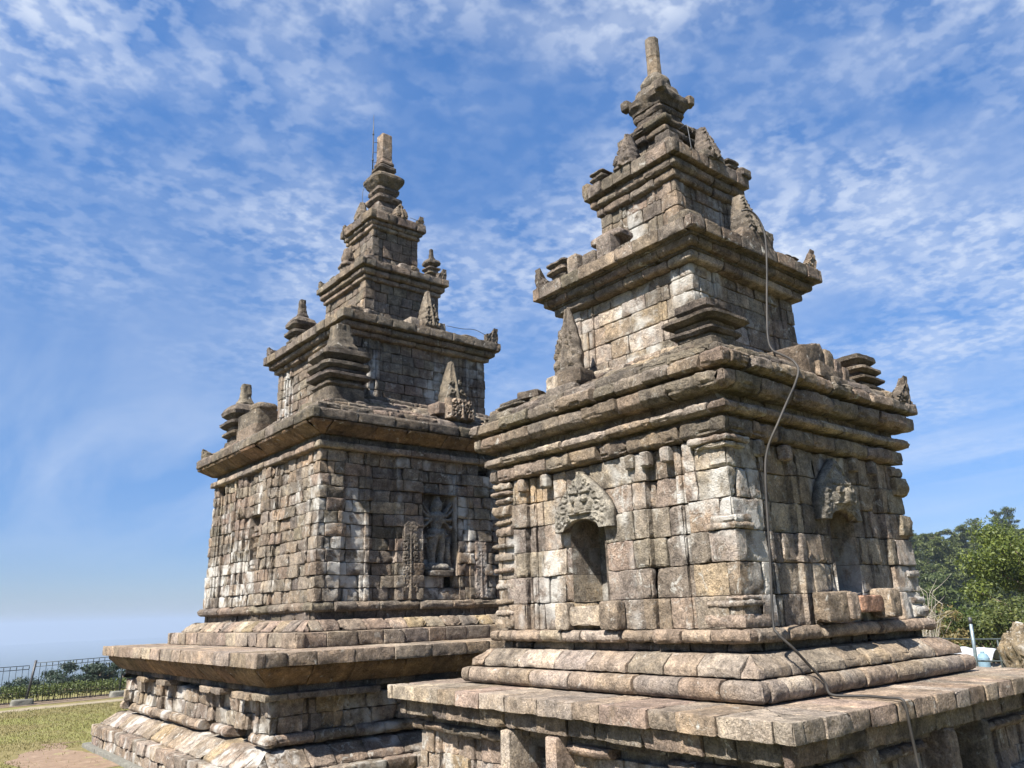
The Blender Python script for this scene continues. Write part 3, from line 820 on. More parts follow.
# --- platform
mb = MB()
boxcore(mb, 2.0, -1.38, -.02)
course(mb, SQ(2.60), [(-.80, 0), (0, 0), (0, -.143), (-.3, -.143)], (.26, .52), mix='slab', jit=.009, res=res, amp=.006, chip=.026, bev=.012, start=.4, gap=.0035)
boxcore(mb, 1.85, -.06, -.012)
mb.build('platform_slab', M_SLAB, RT, loc=LO)
mb = MB()
course(mb, SQ(2.50), [(-.4, -.152), (0, -.152), (-.005, -.305), (-.4, -.305)], (.22, .62), mix='corn', jit=.018, res=res, amp=.011, chip=.045, bev=.02)
course(mb, SQ(2.405), [(-.3, -.382), (-.03, -.382), (0, -.42), (-.03, -.468), (-.3, -.47)], (.4, .8), mix='corn', jit=.012, res=res, amp=.01, chip=.04, bev=.02, skip=.06, holes=[(SQ(2.405).s_of(3, -.64), SQ(2.405).s_of(3, .15)), (SQ(2.405).s_of(0, -.25), SQ(2.405).s_of(0, .95))])
boxcore(mb, 2.22, -.48, -.3)
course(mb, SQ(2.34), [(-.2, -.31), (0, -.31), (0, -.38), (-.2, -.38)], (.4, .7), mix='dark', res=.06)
mb.build('platform_moulding', M_CORN, RT, loc=LO)
mb = MB()
pf = lambda z, i: plan(2.27, {'all': [(-1.55, -1.35, .04), (-.75, .75, .02), (1.35, 1.55, .04)]}, (.3, .05))
wall_courses(mb, [-.475, -.69, -.90], pf, 'base', res, (.25, .5), holes=[(3, -.5, .01, -.9, -.475), (0, -.1, .65, -.9, -.475)], jit=.016, chip=.03)
boxcore(mb, 2.12, -1.3, -.6)
mb.build('platform_wall', M_WALL, RT, loc=LO)
mb = MB()
course(mb, SQ(2.52), [(-.35, -.86), (-.22, -.85), (0, -.98), (-.02, -1.04), (-.3, -1.06)], (.3, .6), mix='base', jit=.02, res=res, amp=.014, chip=.04, bev=.03)
course(mb, SQ(2.60), [(-.4, -1.045), (0, -1.05), (0, -1.24), (-.3, -1.25)], (.3, .55), mix='base', jit=.02, res=res, amp=.012, chip=.04, bev=.025)
course(mb, SQ(2.61), [(-.3, -1.25), (0, -1.25), (0, -1.42), (-.3, -1.42)], (.3, .55), mix='base', jit=.02, res=res, amp=.012, chip=.04, bev=.025)
mb.build('platform_footing', M_WALL, RT, loc=LO)
for (x, y, sx, sy) in ((-2.36, .575, .30, .14), (-2.36, -.08, .30, .15)):
    mb = MB(); block(mb, (x, y, -.60), (sx, sy, .56), amp=.015, mix='slab', power=18, n=20); mb.build('pier', M_SLAB, RT, loc=LO)
for (x, y, sx, sy, h) in ((-.02, -2.36, .20, .26, .46), (.72, -2.34, .16, .28, .5), (-1.35, -2.36, .22, .2, .4)):
    mb = MB(); block(mb, (x, y, -.30-h/2), (sx, sy, h), amp=.05, mix='corn', power=8, n=18); mb.build('pier', M_CORN, RT, loc=LO)
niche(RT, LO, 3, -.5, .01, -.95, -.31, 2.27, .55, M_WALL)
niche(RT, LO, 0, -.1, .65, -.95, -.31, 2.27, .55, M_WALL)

# --- plinth
mb = MB()
course(mb, SQ(1.995), round_prof(0, .012, .178, .5, 7, .42), (.35, .62), mix='slab', jit=.014, res=.028, amp=.008, chip=.022, bev=.016, start=.35)
mb.build('plinth_moulding', M_SLAB, RT, loc=LO)
mb = MB()
course(mb, SQ(1.90), [(-.5, .372), (-.15, .362), (-.006, .262), (0, .19), (-.5, .185)], (.28, .6), mix='slab', jit=.018, res=.03, amp=.009, chip=.03, bev=.02, start=.5)
mb.build('plinth_moulding', M_SLAB, RT, loc=LO)
mb = MB(); boxcore(mb, 1.55, -.05, .6)
course(mb, SQ(1.63), [(-.2, .37), (0, .37), (0, .45), (-.2, .45)][::-1], (.3, .5), mix='dark', jit=.02, res=.05, bev=.02, chip=.04)
course(mb, SQ(1.755), round_prof(0, .445, .562, .4, 6, .45), (.25, .62), mix='slab', jit=.022, res=.028, amp=.014, chip=.05, bev=.02, skip=.05, start=.6)
mb.build('plinth_moulding', M_SLAB, RT, loc=LO)

# --- body wall
mb = MB(); boxcore(mb, 1.22, .5, 3.0)
zs = [.562, .842, 1.125, 1.405, 1.69, 1.965, 2.25]


def rbody(z, i):
    h = 1.605-.02*(z-.56)
    # side 3: t=-y ; side 0: t=x
    f3 = [(-1.10, -1.03, .035), (-.70, .36, .045), (.36, .68, .08), (1.02, 1.09, .04)]
    f0 = [(-1.09, -1.02, .04), (-.62, -.25, .065), (-.25, .70, .045), (.70, .92, .07)]
    return plan(h, {3: f3, 0: f0, 1: f0, 2: f3}, (.42, .075))


NH = [(3, -.42, .08, .84, 1.69), (0, -.03, .45, .84, 1.69), (1, -.1, .4, .84, 1.69), (2, -.2, .3, .84, 1.69)]
wall_courses(mb, zs, rbody, 'wall', .03, (.24, .50), NH, amp=.010, chip=.04, jit=.014)
# pilaster mouldings surviving at the corners
for i, cxy in enumerate(((-1.68, -1.68), (-1.68, 1.68), (1.68, -1.68), (1.68, 1.68))):
    pth = plan(1.60+.075)
    ml = [([.40, .36], .575, .68, .045), ([.36, .30], .75, .80, .06), ([.30, .28], .80, .84, .03), ([.28, .26], 1.41, 1.46, .05), ([.24, .24], 1.46, 1.53, .035), ([.34, .30], 2.14, 2.19, .05), ([.40, .35], 2.19, 2.25, .08)]
    if i == 1: ml = [([.10, .3], a, a+hh, p) for a, hh, p in ((.58, .1, .07), (.72, .06, .05), (.85, .05, .07), (1.02, .06, .04), (1.2, .05, .07), (1.34, .08, .05), (1.48, .05, .08), (1.62, .1, .05), (1.75, .05, .07), (1.85, .12, .085), (2.0, .06, .06), (2.1, .05, .085), (2.17, .08, .06))]
    if i == 2: ml = [([.25, .12], a, a+hh, p) for a, hh, p in ((.58, .12, .09), (.72, .07, .05), (1.0, .07, .04), (1.45, .22, .07), (1.9, .2, .09), (2.12, .1, .04))]
    for wd, a, b, p in ml:
        p *= .6
        corner_sweeps(mb, pth, cxy, wd, [(-.06, b), (p*.7, b), (p, (a+b)/2), (p*.7, a), (-.06, a)], .03, bev=.014, amp=.014, chip=.045)
mb.build('temple_wall', M_WALL, RT, loc=LO)
# block courses between the pilasters under the cornice
for side, ts in ((3, (-1.18, -.78, .52, .72, .98)), (0, (-1.15, -.7, .6, 1.0))):
    for t in ts:
        T = np.array(TAN[side]); Nn = np.array(NRM[side]); c = T*t+Nn*1.655+np.array([0, 0, 2.17]); s = (.09, .12, .15) if side == 3 else (.09, .12, .15)
        mb = MB(); block(mb, c, (.11, .11, .15), amp=.04, mix='wall', power=9, n=10); mb.build('wall_block', M_WALL, RT, loc=LO)
for sd, a, b in ((3, -.42, .08), (0, -.03, .45), (1, -.1, .4), (2, -.2, .3)):
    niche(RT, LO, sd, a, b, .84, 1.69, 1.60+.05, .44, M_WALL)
# niche jamb stones, sill and broken side blocks
mb = MB(); block(mb, (-1.70, .17, .70), (.10, .46, .19), mix='wall', amp=.02, n=18, power=16); mb.build('niche_sill', M_SLAB, RT, loc=LO)
mb = MB(); block(mb, (.28, -1.74, .735), (.44, .17, .16), mix='slab', amp=.015, n=18, power=18)
mb.C[-1][:, :3] = (.25, .15, .105); mb.build('niche_sill', M_SLAB, RT, loc=LO)
for (c, s) in (((-1.715, .50, .70), (.12, .20, .27)), ((-1.735, -.20, .70), (.14, .24, .27)), ((-.36, -1.76, .72), (.5, .16, .27)), ((-.16, -1.79, .72), (.16, .17, .25)), ((.60, -1.79, .74), (.22, .22, .28))):
    mb = MB(); block(mb, c, s, amp=.06, mix='base', n=24, power=11); mb.build('carved_block', M_CARVE, RT, loc=LO)
kala(RT, LO, 3, -.17, 1.645, 1.565, .86, .61, M_CARVE)
kala(RT, LO, 0, .10, 1.645, 1.55, .80, .64, M_CARVE, worn=True)

# --- main cornice
mb = MB(); boxcore(mb, 1.5, 2.2, 2.95)
cp = lambda z0, z1, d=.3, under=.05: [(-d, z1), (0, z1), (0, z0+under), (-under, z0), (-d, z0-.003)]
course(mb, SQ(1.72), cp(2.262, 2.405, .3, .03), (.35, .7), mix='corn', jit=.02, res=.03, amp=.010, chip=.055, bev=.018, tint_fn=None)
course(mb, SQ(1.63), [(-.3, 2.46), (0, 2.46), (0, 2.40), (-.3, 2.40)], (.35, .7), mix='corn', res=.06)
course(mb, SQ(1.785), [(-.3, 2.552), (-.03, 2.548), (0, 2.525), (0, 2.478), (-.05, 2.452), (-.3, 2.45)], (.35, .7), mix='slab', jit=.015, res=.028, amp=.013, chip=.045, bev=.018, skip=.02)
course(mb, SQ(1.66), [(-.3, 2.66), (0, 2.66), (0, 2.545), (-.3, 2.545)], (.35, .7), mix='corn', res=.06)
course(mb, SQ(1.858), cp(2.645, 2.80, .35, .05), (.26, .6), mix='corn', jit=.022, res=.03, amp=.010, chip=.055, bev=.018)
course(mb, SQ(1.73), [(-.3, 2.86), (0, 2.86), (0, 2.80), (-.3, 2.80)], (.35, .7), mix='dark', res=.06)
course(mb, SQ(1.905), [(-.5, 3.0), (-.04, 2.99), (0, 2.955), (0, 2.865), (-.05, 2.845), (-.5, 2.845)], (.24, .6), mix='corn', jit=.028, res=.03, amp=.014, chip=.07, bev=.018)
mb.build('cornice', M_CORN, RT, loc=LO)
# --- ruined roof slope
mb = MB(); boxcore(mb, 1.6, 2.9, 3.02, 1.6); boxcore(mb, .94, 3.0, 4.5)
course(mb, SQ(1.78), [(-.5, 3.13), (-.08, 3.12), (0, 3.07), (0, 2.98), (-.4, 2.97)], (.25, .6), mix='roof', jit=.05, res=.035, amp=.024, chip=.06, bev=.03, skip=.0)
course(mb, SQ(1.60), [(-.5, 3.24), (-.06, 3.22), (0, 3.17), (0, 3.09), (-.4, 3.09)], (.22, .5), mix='roof', jit=.06, res=.035, amp=.024, chip=.06, bev=.03)
course(mb, SQ(1.38), [(-.5, 3.34), (-.04, 3.34), (0, 3.29), (0, 3.2), (-.4, 3.2)], (.22, .5), mix='wall', jit=.05, res=.035, amp=.024, chip=.06, bev=.03)
course(mb, SQ(1.18), [(-.5, 3.45), (-.02, 3.44), (0, 3.4), (0, 3.32), (-.4, 3.32)], (.25, .5), mix='wall', jit=.03, res=.035, amp=.02, chip=.05, bev=.03)
mb.build('roof_slope', M_ROOF, RT, loc=LO)
# --- second storey
mb = MB()
rp2 = lambda z, i: plan(.985, {'all': [(-.55, -.51, .02), (.51, .55, .02)]}, (.26, .022))
wall_courses(mb, [3.36, 3.60, 3.83, 4.06, 4.24, 4.37], rp2, 'wall', .034, (.25, .5), None, amp=.006, chip=.02)
mb.build('upper_wall', M_WALL, RT, loc=LO)
mb = MB(); boxcore(mb, .9, 4.3, 4.95)
course(mb, SQ(1.105), cp(4.375, 4.47, .3, .02), (.3, .6), mix='slab', jit=.006, res=.03, amp=.006, chip=.02)
course(mb, SQ(1.13), [(-.3, 4.50), (0, 4.50), (0, 4.47), (-.3, 4.47)], (.3, .6), mix='dark', res=.06)
course(mb, SQ(1.20), cp(4.495, 4.585, .3, .03), (.3, .6), mix='corn', jit=.006, res=.03, amp=.006, chip=.02)
course(mb, SQ(1.22), [(-.3, 4.62), (0, 4.62), (0, 4.585), (-.3, 4.585)], (.3, .6), mix='dark', res=.06)
course(mb, SQ(1.295), [(-.6, 4.768), (0, 4.768), (0, 4.612), (-.3, 4.61)], (.22, .42), mix='corn', jit=.006, res=.03, amp=.007, chip=.03)
mb.build('upper_cornice', M_CORN, RT, loc=LO)
mb = MB(); boxcore(mb, .58, 4.7, 6.2)
p = SQ(1.17); course(mb, p, [(-.3, 4.87), (0, 4.87), (0, 4.77), (-.3, 4.77)], (.18, .34), holes=[(p.s_of(3, .15), p.s_of(3, 1.1)), (p.s_of(0, -1.1), p.s_of(0, -.5))], mix='roof', jit=.02, res=.035, amp=.012, chip=.05, skip=.12)
course(mb, SQ(.90), [(-.4, 4.90), (0, 4.89), (0, 4.77), (-.3, 4.77)], (.2, .45), mix='roof', jit=.03, res=.035, amp=.012, chip=.05, skip=.1)
course(mb, SQ(.76), [(-.3, 5.0), (0, 5.0), (0, 4.88), (-.3, 4.88)], (.2, .45), mix='wall', jit=.02, res=.035, amp=.012, chip=.05)
mb.build('roof_slope', M_ROOF, RT, loc=LO)
mb = MB()
rp3 = lambda z, i: plan(.60, {'all': [(-.3, -.26, .02), (.26, .3, .02)]}, (.17, .03))
wall_courses(mb, [4.98, 5.17, 5.38, 5.58, 5.74], rp3, 'corn', .034, (.18, .34), None, amp=.006, chip=.02)
mb.build('upper_wall', M_WALL, RT, loc=LO)
mb = MB()
course(mb, SQ(.665), cp(5.745, 5.85, .25, .02), (.3, .5), mix='corn', jit=.012, res=.03, amp=.008, chip=.03)
course(mb, SQ(.715), cp(5.865, 5.96, .25, .03), (.3, .5), mix='corn', jit=.008, res=.03, amp=.008, chip=.03)
course(mb, SQ(.68), [(-.3, 6.0), (0, 6.0), (0, 5.95), (-.3, 5.95)], (.3, .6), mix='dark', res=.06)
course(mb, SQ(.772), [(-.5, 6.17), (0, 6.17), (0, 6.0), (-.3, 6.0)], (.2, .4), mix='corn', jit=.01, res=.03, amp=.009, chip=.04)
mb.build('upper_cornice', M_CORN, RT, loc=LO)
# --- crowning storey
mb = MB(); boxcore(mb, .28, 6.1, 6.9)
course(mb, SQ(.52), [(-.3, 6.27), (0, 6.27), (0, 6.165), (-.3, 6.165)], (.2, .4), mix='roof', jit=.02, res=.03, amp=.015, chip=.05, skip=.1)
course(mb, SQ(.43), [(-.3, 6.36), (0, 6.36), (0, 6.26), (-.3, 6.26)], (.2, .4), mix='roof', jit=.015, res=.03, amp=.012, chip=.04)
rp4 = lambda z, i: plan(.335, None, (.1, .02)); wall_courses(mb, [6.35, 6.5, 6.64], rp4, 'roof', .03, (.12, .25), None)
course(mb, SQ(.41), cp(6.64, 6.72, .25, .02), (.3, .5), mix='roof', jit=.012, res=.03, amp=.01, chip=.03)
course(mb, SQ(.34), cp(6.72, 6.78, .25, .02), (.3, .5), mix='dark', jit=.012, res=.03, amp=.01, chip=.03)
course(mb, SQ(.43), cp(6.775, 6.86, .25, .03), (.2, .4), mix='roof', jit=.02, res=.03, amp=.012, chip=.05)
course(mb, SQ(.34), [(-.3, 6.97), (-.02, 6.96), (0, 6.86), (-.3, 6.86)], (.2, .4), mix='roof', jit=.025, res=.03, amp=.015, chip=.05)
mb.build('top_storey', M_ROOF, RT, loc=LO)
turret(RT, LO, 0, 0, 0, [[(.26, 6.96), (.26, 7.03), (.23, 7.04)], [(.235, 7.03), (.235, 7.12), (.23, 7.13)], [(.25, 7.12), (.265, 7.16), (.255, 7.20)], [(.27, 7.21), (.29, 7.27), (.325, 7.31), (.335, 7.39), (.31, 7.41)], [(.28, 7.40), (.27, 7.46), (.235, 7.52), (.215, 7.60), (.2, 7.62)]], M_ROOF, 'spire_cap', amp=.016, rot=0)
for sx in (-1, 1):
    for sy in (-1, 1): mb = MB(); block(mb, (sx*.30, sy*.30, 7.40), (.13, .13, .15), amp=.14, mix='roof', power=5); mb.build('cap_horn', M_ROOF, RT, loc=LO)
mb = MB(); lathe(mb, [(.185, 7.59), (.205, 7.64), (.20, 7.71), (.17, 7.78), (.115, 7.85)], shape=2.4, col_=tint('roof'), amp=.014); mb.build('spire_dome', M_ROOF, RT, loc=LO)
mb = MB(); lathe(mb, [(.10, 7.8), (.103, 7.87), (.098, 8.14)], shape='oct', nseg=48, col_=tint('corn'), amp=.004, res=.025); lathe(mb, [(.101, 8.145), (.098, 8.45), (.08, 8.465)], shape='oct', nseg=48, col_=tint('corn'), amp=.004, res=.025)
mb.build('finial', M_LCORN, RT, loc=LO)

# --- ornaments of the right temple's roof
def stack(*hz):
    """stones of a stepped turret from (half width, z0, z1, flare)"""
    return [[(a-f, z0), (a, z0+(z1-z0)*.45), (a, z1-.01), (a-.02, z1)] for a, z0, z1, f in hz]


turret(RT, LO, -1.36, -1.36, 3.10, stack((.26, -.05, .14, .0), (.22, .13, .19, .02), (.27, .19, .25, .03), (.23, .25, .31, .02), (.33, .31, .38, .05), (.16, .38, .44, .0))+[[(.17, .43), (.22, .47), (.22, .54), (.17, .56)]], M_ROOF, 'corner_turret')
turret(RT, LO, 1.42, -1.42, 3.02, stack((.18, .0, .1, .01), (.26, .10, .17, .05), (.2, .17, .22, .02), (.27, .22, .28, .05), (.2, .28, .33, .02), (.26, .33, .40, .05), (.15, .4, .46, 0), (.22, .45, .56, .06)), M_ROOF, 'corner_turret', tilt=(-.05, 0))
turret(RT, LO, -1.42, 1.42, 3.02, stack((.28, .0, .08, .02), (.2, .08, .14, 0), (.27, .14, .19, .04), (.22, .19, .25, .02)), M_ROOF, 'corner_turret', tilt=(.04, 0))
turret(RT, LO, 1.42, 1.42, 3.02, stack((.28, .0, .08, .02), (.2, .08, .14, 0), (.27, .14, .19, .04)), M_ROOF, 'corner_turret')
for c, s, r in (((-1.42, 1.0, 3.17), (.3, .28, .14), .1), ((-1.50, 1.15, 3.28), (.22, .3, .1), .3), ((-1.55, 1.68, 3.09), (.26, .2, .2), 0), ((-1.5, 1.78, 3.05), (.2, .16, .12), .4)):
    mb = MB(); block(mb, c, s, r, 'roof', amp=.06); mb.build('loose_block', M_ROOF, RT, loc=LO)
antefix(RT, LO, 3, -.50, 1.42, 3.38, .86, .40, M_CARVE, seed=11, thick=.13, lean=-.03, sq=.45, mix='corn')
mb = MB(); block(mb, (-1.50, .66, 3.27), (.26, .20, .25), 0, 'slab', amp=.05, power=6); mb.build('scroll_stone', M_CARVE, RT, loc=LO)
mb = MB(); block(mb, (-1.50, .36, 3.29), (.34, .36, .22), .1, 'roof', amp=.05, power=6); block(mb, (-1.55, .46, 3.12), (.3, .5, .20), 0, 'dark', amp=.05, power=8); mb.build('antefix_base', M_ROOF, RT, loc=LO)
# broken antefix block of the right face
mb = MB(); rock(mb, (-.02, -1.50, 3.22), (.48, .5, .40), 4.2, .05, tint('roof'), 30, .12, 16, .24); mb.build('broken_antefix', M_ROOF, RT, loc=LO)
for c_, s_, k_ in (((.30, -1.54, 3.24), (.20, .4, .34), 6.1), ((.46, -1.56, 3.20), (.18, .36, .26), 8.2), ((.60, -1.58, 3.14), (.14, .34, .24), 5.2), ((.2, -1.68, 3.10), (.55, .2, .18), 2.7), ((.36, -1.5, 3.42), (.30, .26, .08), 1.7)):
    mb = MB(); rock(mb, c_, s_, k_, .05, tint('corn'), 20, .1, 14, -.1); mb.build('broken_antefix', M_ROOF, RT, loc=LO)
horn(RT, LO, 1.86, -1.86, 2.97, .36, .34, M_ROOF); horn(RT, LO, 1.86, 1.86, 2.97, .3, .3, M_ROOF)
for sx, sy, H in ((-1, 1, .30), (1, -1, .30), (1, 1, .28)): horn(RT, LO, sx*1.26, sy*1.26, 4.755, H, .24, M_ROOF)
mb = MB(); block(mb, (-.98, -.98, 4.87), (.30, .30, .18), 0, 'corn', amp=.07, power=7); mb.build('loose_block', M_ROOF, RT, loc=LO)
turret(RT, LO, -.98, .98, 4.76, stack((.17, .0, .12, .02), (.14, .12, .17, .01), (.19, .17, .24, .04), (.15, .24, .29, .01), (.19, .29, .35, .04), (.13, .35, .37, 0)), M_ROOF)
turret(RT, LO, .98, -.98, 4.76, stack((.15, .0, .12, .02), (.12, .12, .17, .01), (.15, .17, .2, .04)), M_ROOF)
# stump of the left antefix: three worn stones
mb = MB()
for c, s in (((-1.14, .05, 4.92), (.22, .24, .30)), ((-1.12, .33, 4.86), (.2, .22, .22)), ((-1.14, .6, 4.90), (.2, .18, .26)), ((-1.02, .1, 5.09), (.3, .5, .09))): block(mb, c, s, 0, 'corn', amp=.05, power=8)
mb.build('broken_antefix', M_CORN, RT, loc=LO)
antefix(RT, LO, 0, .02, 1.02, 4.90, .62, .36, M_CARVE, seed=21, thick=.24, lean=-.08, sq=.25)
mb = MB(); block(mb, (.02, -1.13, 4.84), (.62, .3, .22), 0, 'roof', amp=.06, power=8); block(mb, (.28, -1.13, 4.98), (.2, .24, .12), 0, 'roof', amp=.1, power=5); mb.build('antefix_base', M_CARVE, RT, loc=LO)
antefix(RT, LO, 3, -.05, .60, 6.17, .55, .34, M_CARVE, seed=31, thick=.2, lean=-.12, sq=.2)
antefix(RT, LO, 0, .06, .60, 6.17, .56, .34, M_CARVE, seed=41, thick=.2, lean=-.12, sq=.15)
mb = MB(); block(mb, (.06, -.68, 6.21), (.44, .2, .12), 0, 'roof', amp=.06, power=8); mb.build('antefix_base', M_CARVE, RT, loc=LO)
turret(RT, LO, -.58, .58, 6.165, stack((.10, .0, .09, .01), (.14, .09, .15, .03), (.10, .15, .19, .01), (.13, .19, .23, .03)), M_ROOF)
turret(RT, LO, .58, -.58, 6.165, stack((.12, .0, .07, .01), (.15, .07, .13, .03), (.10, .13, .17, .01), (.13, .17, .23, .03)), M_ROOF)
for c_, s_, m_ in (((.70, -.70, 6.20), (.22, .22, .13), 'roof'), ((-.70, .74, 6.16), (.14, .12, .20), 'corn')):
    mb = MB(); block(mb, c_, s_, 0, m_, amp=.06, power=7); mb.build('corner_block', M_ROOF, RT, loc=LO)
for c_, s_, r_ in (((-.40, -.40, 6.40), (.24, .24, .30), 0), ((-.52, -.52, 6.24), (.30, .30, .14), 0), ((.42, -.44, 6.60), (.22, .22, .10), .3), ((.50, -.46, 6.44), (.2, .2, .10), .3)):
    mb = MB(); block(mb, c_, s_, r_, 'roof', amp=.1, power=7); mb.build('loose_block', M_ROOF, RT, loc=LO)


# =================================================================== left temple
LC = (0.0, 7.47)
LT = empty('stone_temple', (LC[0], LC[1], GZ), 0, 'larger stone temple on the left with a many-armed figure carved in its shaded wall', 'temple', 'two small stone temples side by side')
res = .05
OR = LC
kw = dict(res=res, origin=OR)
mb = MB(); boxcore(mb, 3.1, -1.38, .33)
course(mb, SQ(3.72), [(-1.0, .37), (0, .37), (0, .203), (-.3, .20)], (.35, .6), mix='slab', jit=.009, amp=.007, chip=.03, bev=.014, start=.4, gap=.004, **kw)
boxcore(mb, 2.8, .2, .36)
mb.build('platform_slab', M_SLAB, LT, loc=LO)
mb = MB()
course(mb, SQ(3.64), [(-.6, .198), (0, .198), (-.02, .14), (-.20, -.04), (-.6, -.06)], (.4, .8), mix='corn', jit=.008, amp=.006, chip=.03, bev=.015, tint_fn=lambda c, p, m_, pr: c*np.array((1.02, .86, .66)), **kw)
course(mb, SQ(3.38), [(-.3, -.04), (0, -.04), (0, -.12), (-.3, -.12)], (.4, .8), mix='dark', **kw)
p = SQ(3.50)
course(mb, p, [(-.3, -.118), (0, -.122), (0, -.20), (-.3, -.205)], (.35, .7), mix='base', jit=.03, amp=.012, chip=.05, skip=.28, **kw)
mb.build('platform_moulding', M_LCORN, LT, loc=LO)
mb = MB(); pf = lambda z, i: plan(3.30, {'all': [(-2.5, -2.25, .05), (-1.35, -1.1, .05), (-.6, .6, .03), (1.1, 1.35, .05), (2.25, 2.5, .05)]}, (.4, .06))
wall_courses(mb, [-.60, -.40, -.205], pf, 'base', res, (.22, .5), None, amp=.016, chip=.05, jit=.035, org=OR)
course(mb, SQ(3.40), round_prof(0, -.745, -.60, .3, 5, .5), (.4, .8), mix='base', jit=.03, amp=.018, chip=.05, bev=.03, skip=.04, **kw)
mb.build('platform_wall', M_WALL, LT, loc=LO)
mb = MB()
course(mb, SQ(3.66), [(-.5, -.765), (-.26, -.785), (-.02, -.96), (-.03, -1.0), (-.5, -1.0)], (.34, .62), mix='base', jit=.03, amp=.018, chip=.05, bev=.04, **kw)
course(mb, SQ(3.77), [(-.4, -.985), (0, -.995), (0, -1.175), (-.4, -1.178)], (.28, .5), mix='base', jit=.02, amp=.012, chip=.045, bev=.03, **kw)
course(mb, SQ(3.75), [(-.4, -1.18), (0, -1.18), (0, -1.42), (-.4, -1.42)], (.22, .42), mix='base', jit=.02, amp=.014, chip=.045, bev=.03, **kw)
mb.build('platform_footing', M_WALL, LT, loc=LO)
mb = MB(); course(mb, SQ(3.87), [(-.12, -1.32), (0, -1.31), (0, -1.45), (-.18, -1.45)], (.8, 1.1), mix='slab', jit=.006, amp=.006, chip=.03, **kw)
mb.build('kerb', M_CONC, LT, loc=LO)
mb = MB()
course(mb, SQ(2.82), [(-.5, .575), (0, .57), (0, .375), (-.5, .372)], (.28, .55), mix='base', jit=.012, amp=.009, chip=.035, bev=.016, **kw)
mb.build('plinth_moulding', M_SLAB, LT, loc=LO)
mb = MB()
course(mb, SQ(2.66), [(-.5, .74), (-.17, .73), (-.03, .60), (-.03, .572), (-.5, .57)], (.26, .44), mix='base', jit=.03, amp=.022, chip=.07, bev=.045, **kw)
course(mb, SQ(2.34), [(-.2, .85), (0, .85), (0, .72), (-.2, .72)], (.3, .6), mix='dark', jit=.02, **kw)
course(mb, SQ(2.435), [(-.3, .985), (-.04, .98), (0, .93), (-.01, .87), (-.05, .845), (-.3, .845)], (.4, .9), mix='corn', jit=.025, amp=.014, chip=.05, bev=.02, **kw)
mb.build('plinth_moulding', M_LCORN, LT, loc=LO)
# body wall, slightly battered
mb = MB(); boxcore(mb, 1.95, .8, 3.9)
zs = list(np.linspace(.985, 3.265, 13))


def lbody(z, i):
    h = 2.335-.022*(z-.98)
    # side 3 t = -(y - 7.47); side 0 t = x
    f3 = [(-2.0, -1.92, .03), (-1.72, -1.65, .04), (-1.25, -1.15, .05), (-.98, -.78, .08), (-.78, -.62, .05), (-.35, .18, .03), (.18, .55, .08), (.55, .75, .05)]
    f0 = [(-1.55, -1.47, .03), (-1.47, -1.0, -.02), (-1.0, -.50, .06), (.22, .42, .03), (.42, .90, .06), (1.4, 1.5, .03)]
    return plan(h, {3: f3, 0: f0, 1: f0, 2: f3}, (.36, .045))


wall_courses(mb, zs, lbody, 'lwall', .045, (.18, .52), [(0, -.48, .20, 1.36, 2.71), (3, -.33, .16, 1.55, 2.50)], amp=.014, chip=.05, jit=.020, skip=.010, org=OR)
mb.build('temple_wall', M_LWALL, LT, loc=LO)
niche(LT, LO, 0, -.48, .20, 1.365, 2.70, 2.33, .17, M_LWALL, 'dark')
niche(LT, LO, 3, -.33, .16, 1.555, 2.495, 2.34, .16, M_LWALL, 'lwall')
# broken mouldings inside the left niche
mb = MB()
for k, z in enumerate((1.62, 1.70, 1.84, 1.98, 2.16, 2.26)):
    mb = MB(); block(mb, (-2.28, .02+.06*math.sin(k*2.1), z), (.16, .30+.06*math.cos(k), .06+.03*(k % 2)), 0, 'lwall', amp=.1, power=6); mb.build('niche_fragment', M_LWALL, LT, loc=LO)
# foliage-carved pilasters beside the figure
for t, wd, s in ((-.74, .30, 5), (.66, .26, 8)):
    mb = MB(); fc = foliage_carve(s, .03, wd, 1.25 if s == 5 else .95, 34); carved(mb, 0, t, 2.36, 1.0, 1.25 if s == 5 else .95, lambda v, wd=wd: wd/2*(1.1 if v < .12 else 1), lambda v: .02, lambda x, z, u, v, fc=fc: .55*fc(x, z, u, v), nx=30, nz=110, col_=tint('lwall')); mb.build('carved_pilaster', M_LWALL, LT, loc=LO)
# the many-armed standing figure in high relief
fig = []
def F2(*a): fig.append(a)
F2(0, .92, .02, .99, .075, .065, .05); F2(.0, 1.0, .02, 1.10, .06, .03, .05)            # head, tall crown
F2(.0, .84, .0, .90, .03, .03, .05)
F2(-.075, .80, .085, .80, .055, .055, .05); F2(0, .78, -.01, .62, .095, .07, .055)       # shoulders, torso
F2(-.04, .72, -.04, .72, .045, .045, .09); F2(.055, .72, .055, .72, .045, .045, .09)
F2(-.05, .52, .06, .52, .09, .085, .05)                                                  # hips
F2(-.055, .5, -.085, .28, .08, .055, .05); F2(-.085, .28, -.075, .07, .05, .035, .045); F2(-.08, .05, -.12, .03, .035, .03, .06)
F2(.06, .5, .085, .28, .08, .055, .05); F2(.085, .28, .075, .07, .05, .035, .045); F2(.08, .05, .12, .03, .035, .03, .06)
F2(-.16, .47, .16, .5, .022, .022, .10)
for k in range(4):                                                                       # four pairs of arms
    a = (.9, .45, .0, -.5)[k]
    for sg in (-1, 1):
        ex, ez = sg*(.15+.03*math.cos(a)), .78+.09*math.sin(a)-.02*k; hx, hz = sg*(.25+.02*math.cos(a)), .80+.22*math.sin(a)-.03*k
        F2(sg*.09, .80-.02*k, ex, ez, .032, .027, .04); F2(ex, ez, hx, hz, .026, .02, .045); F2(hx, hz, hx+sg*.015, hz+.035, .024, .018, .05)
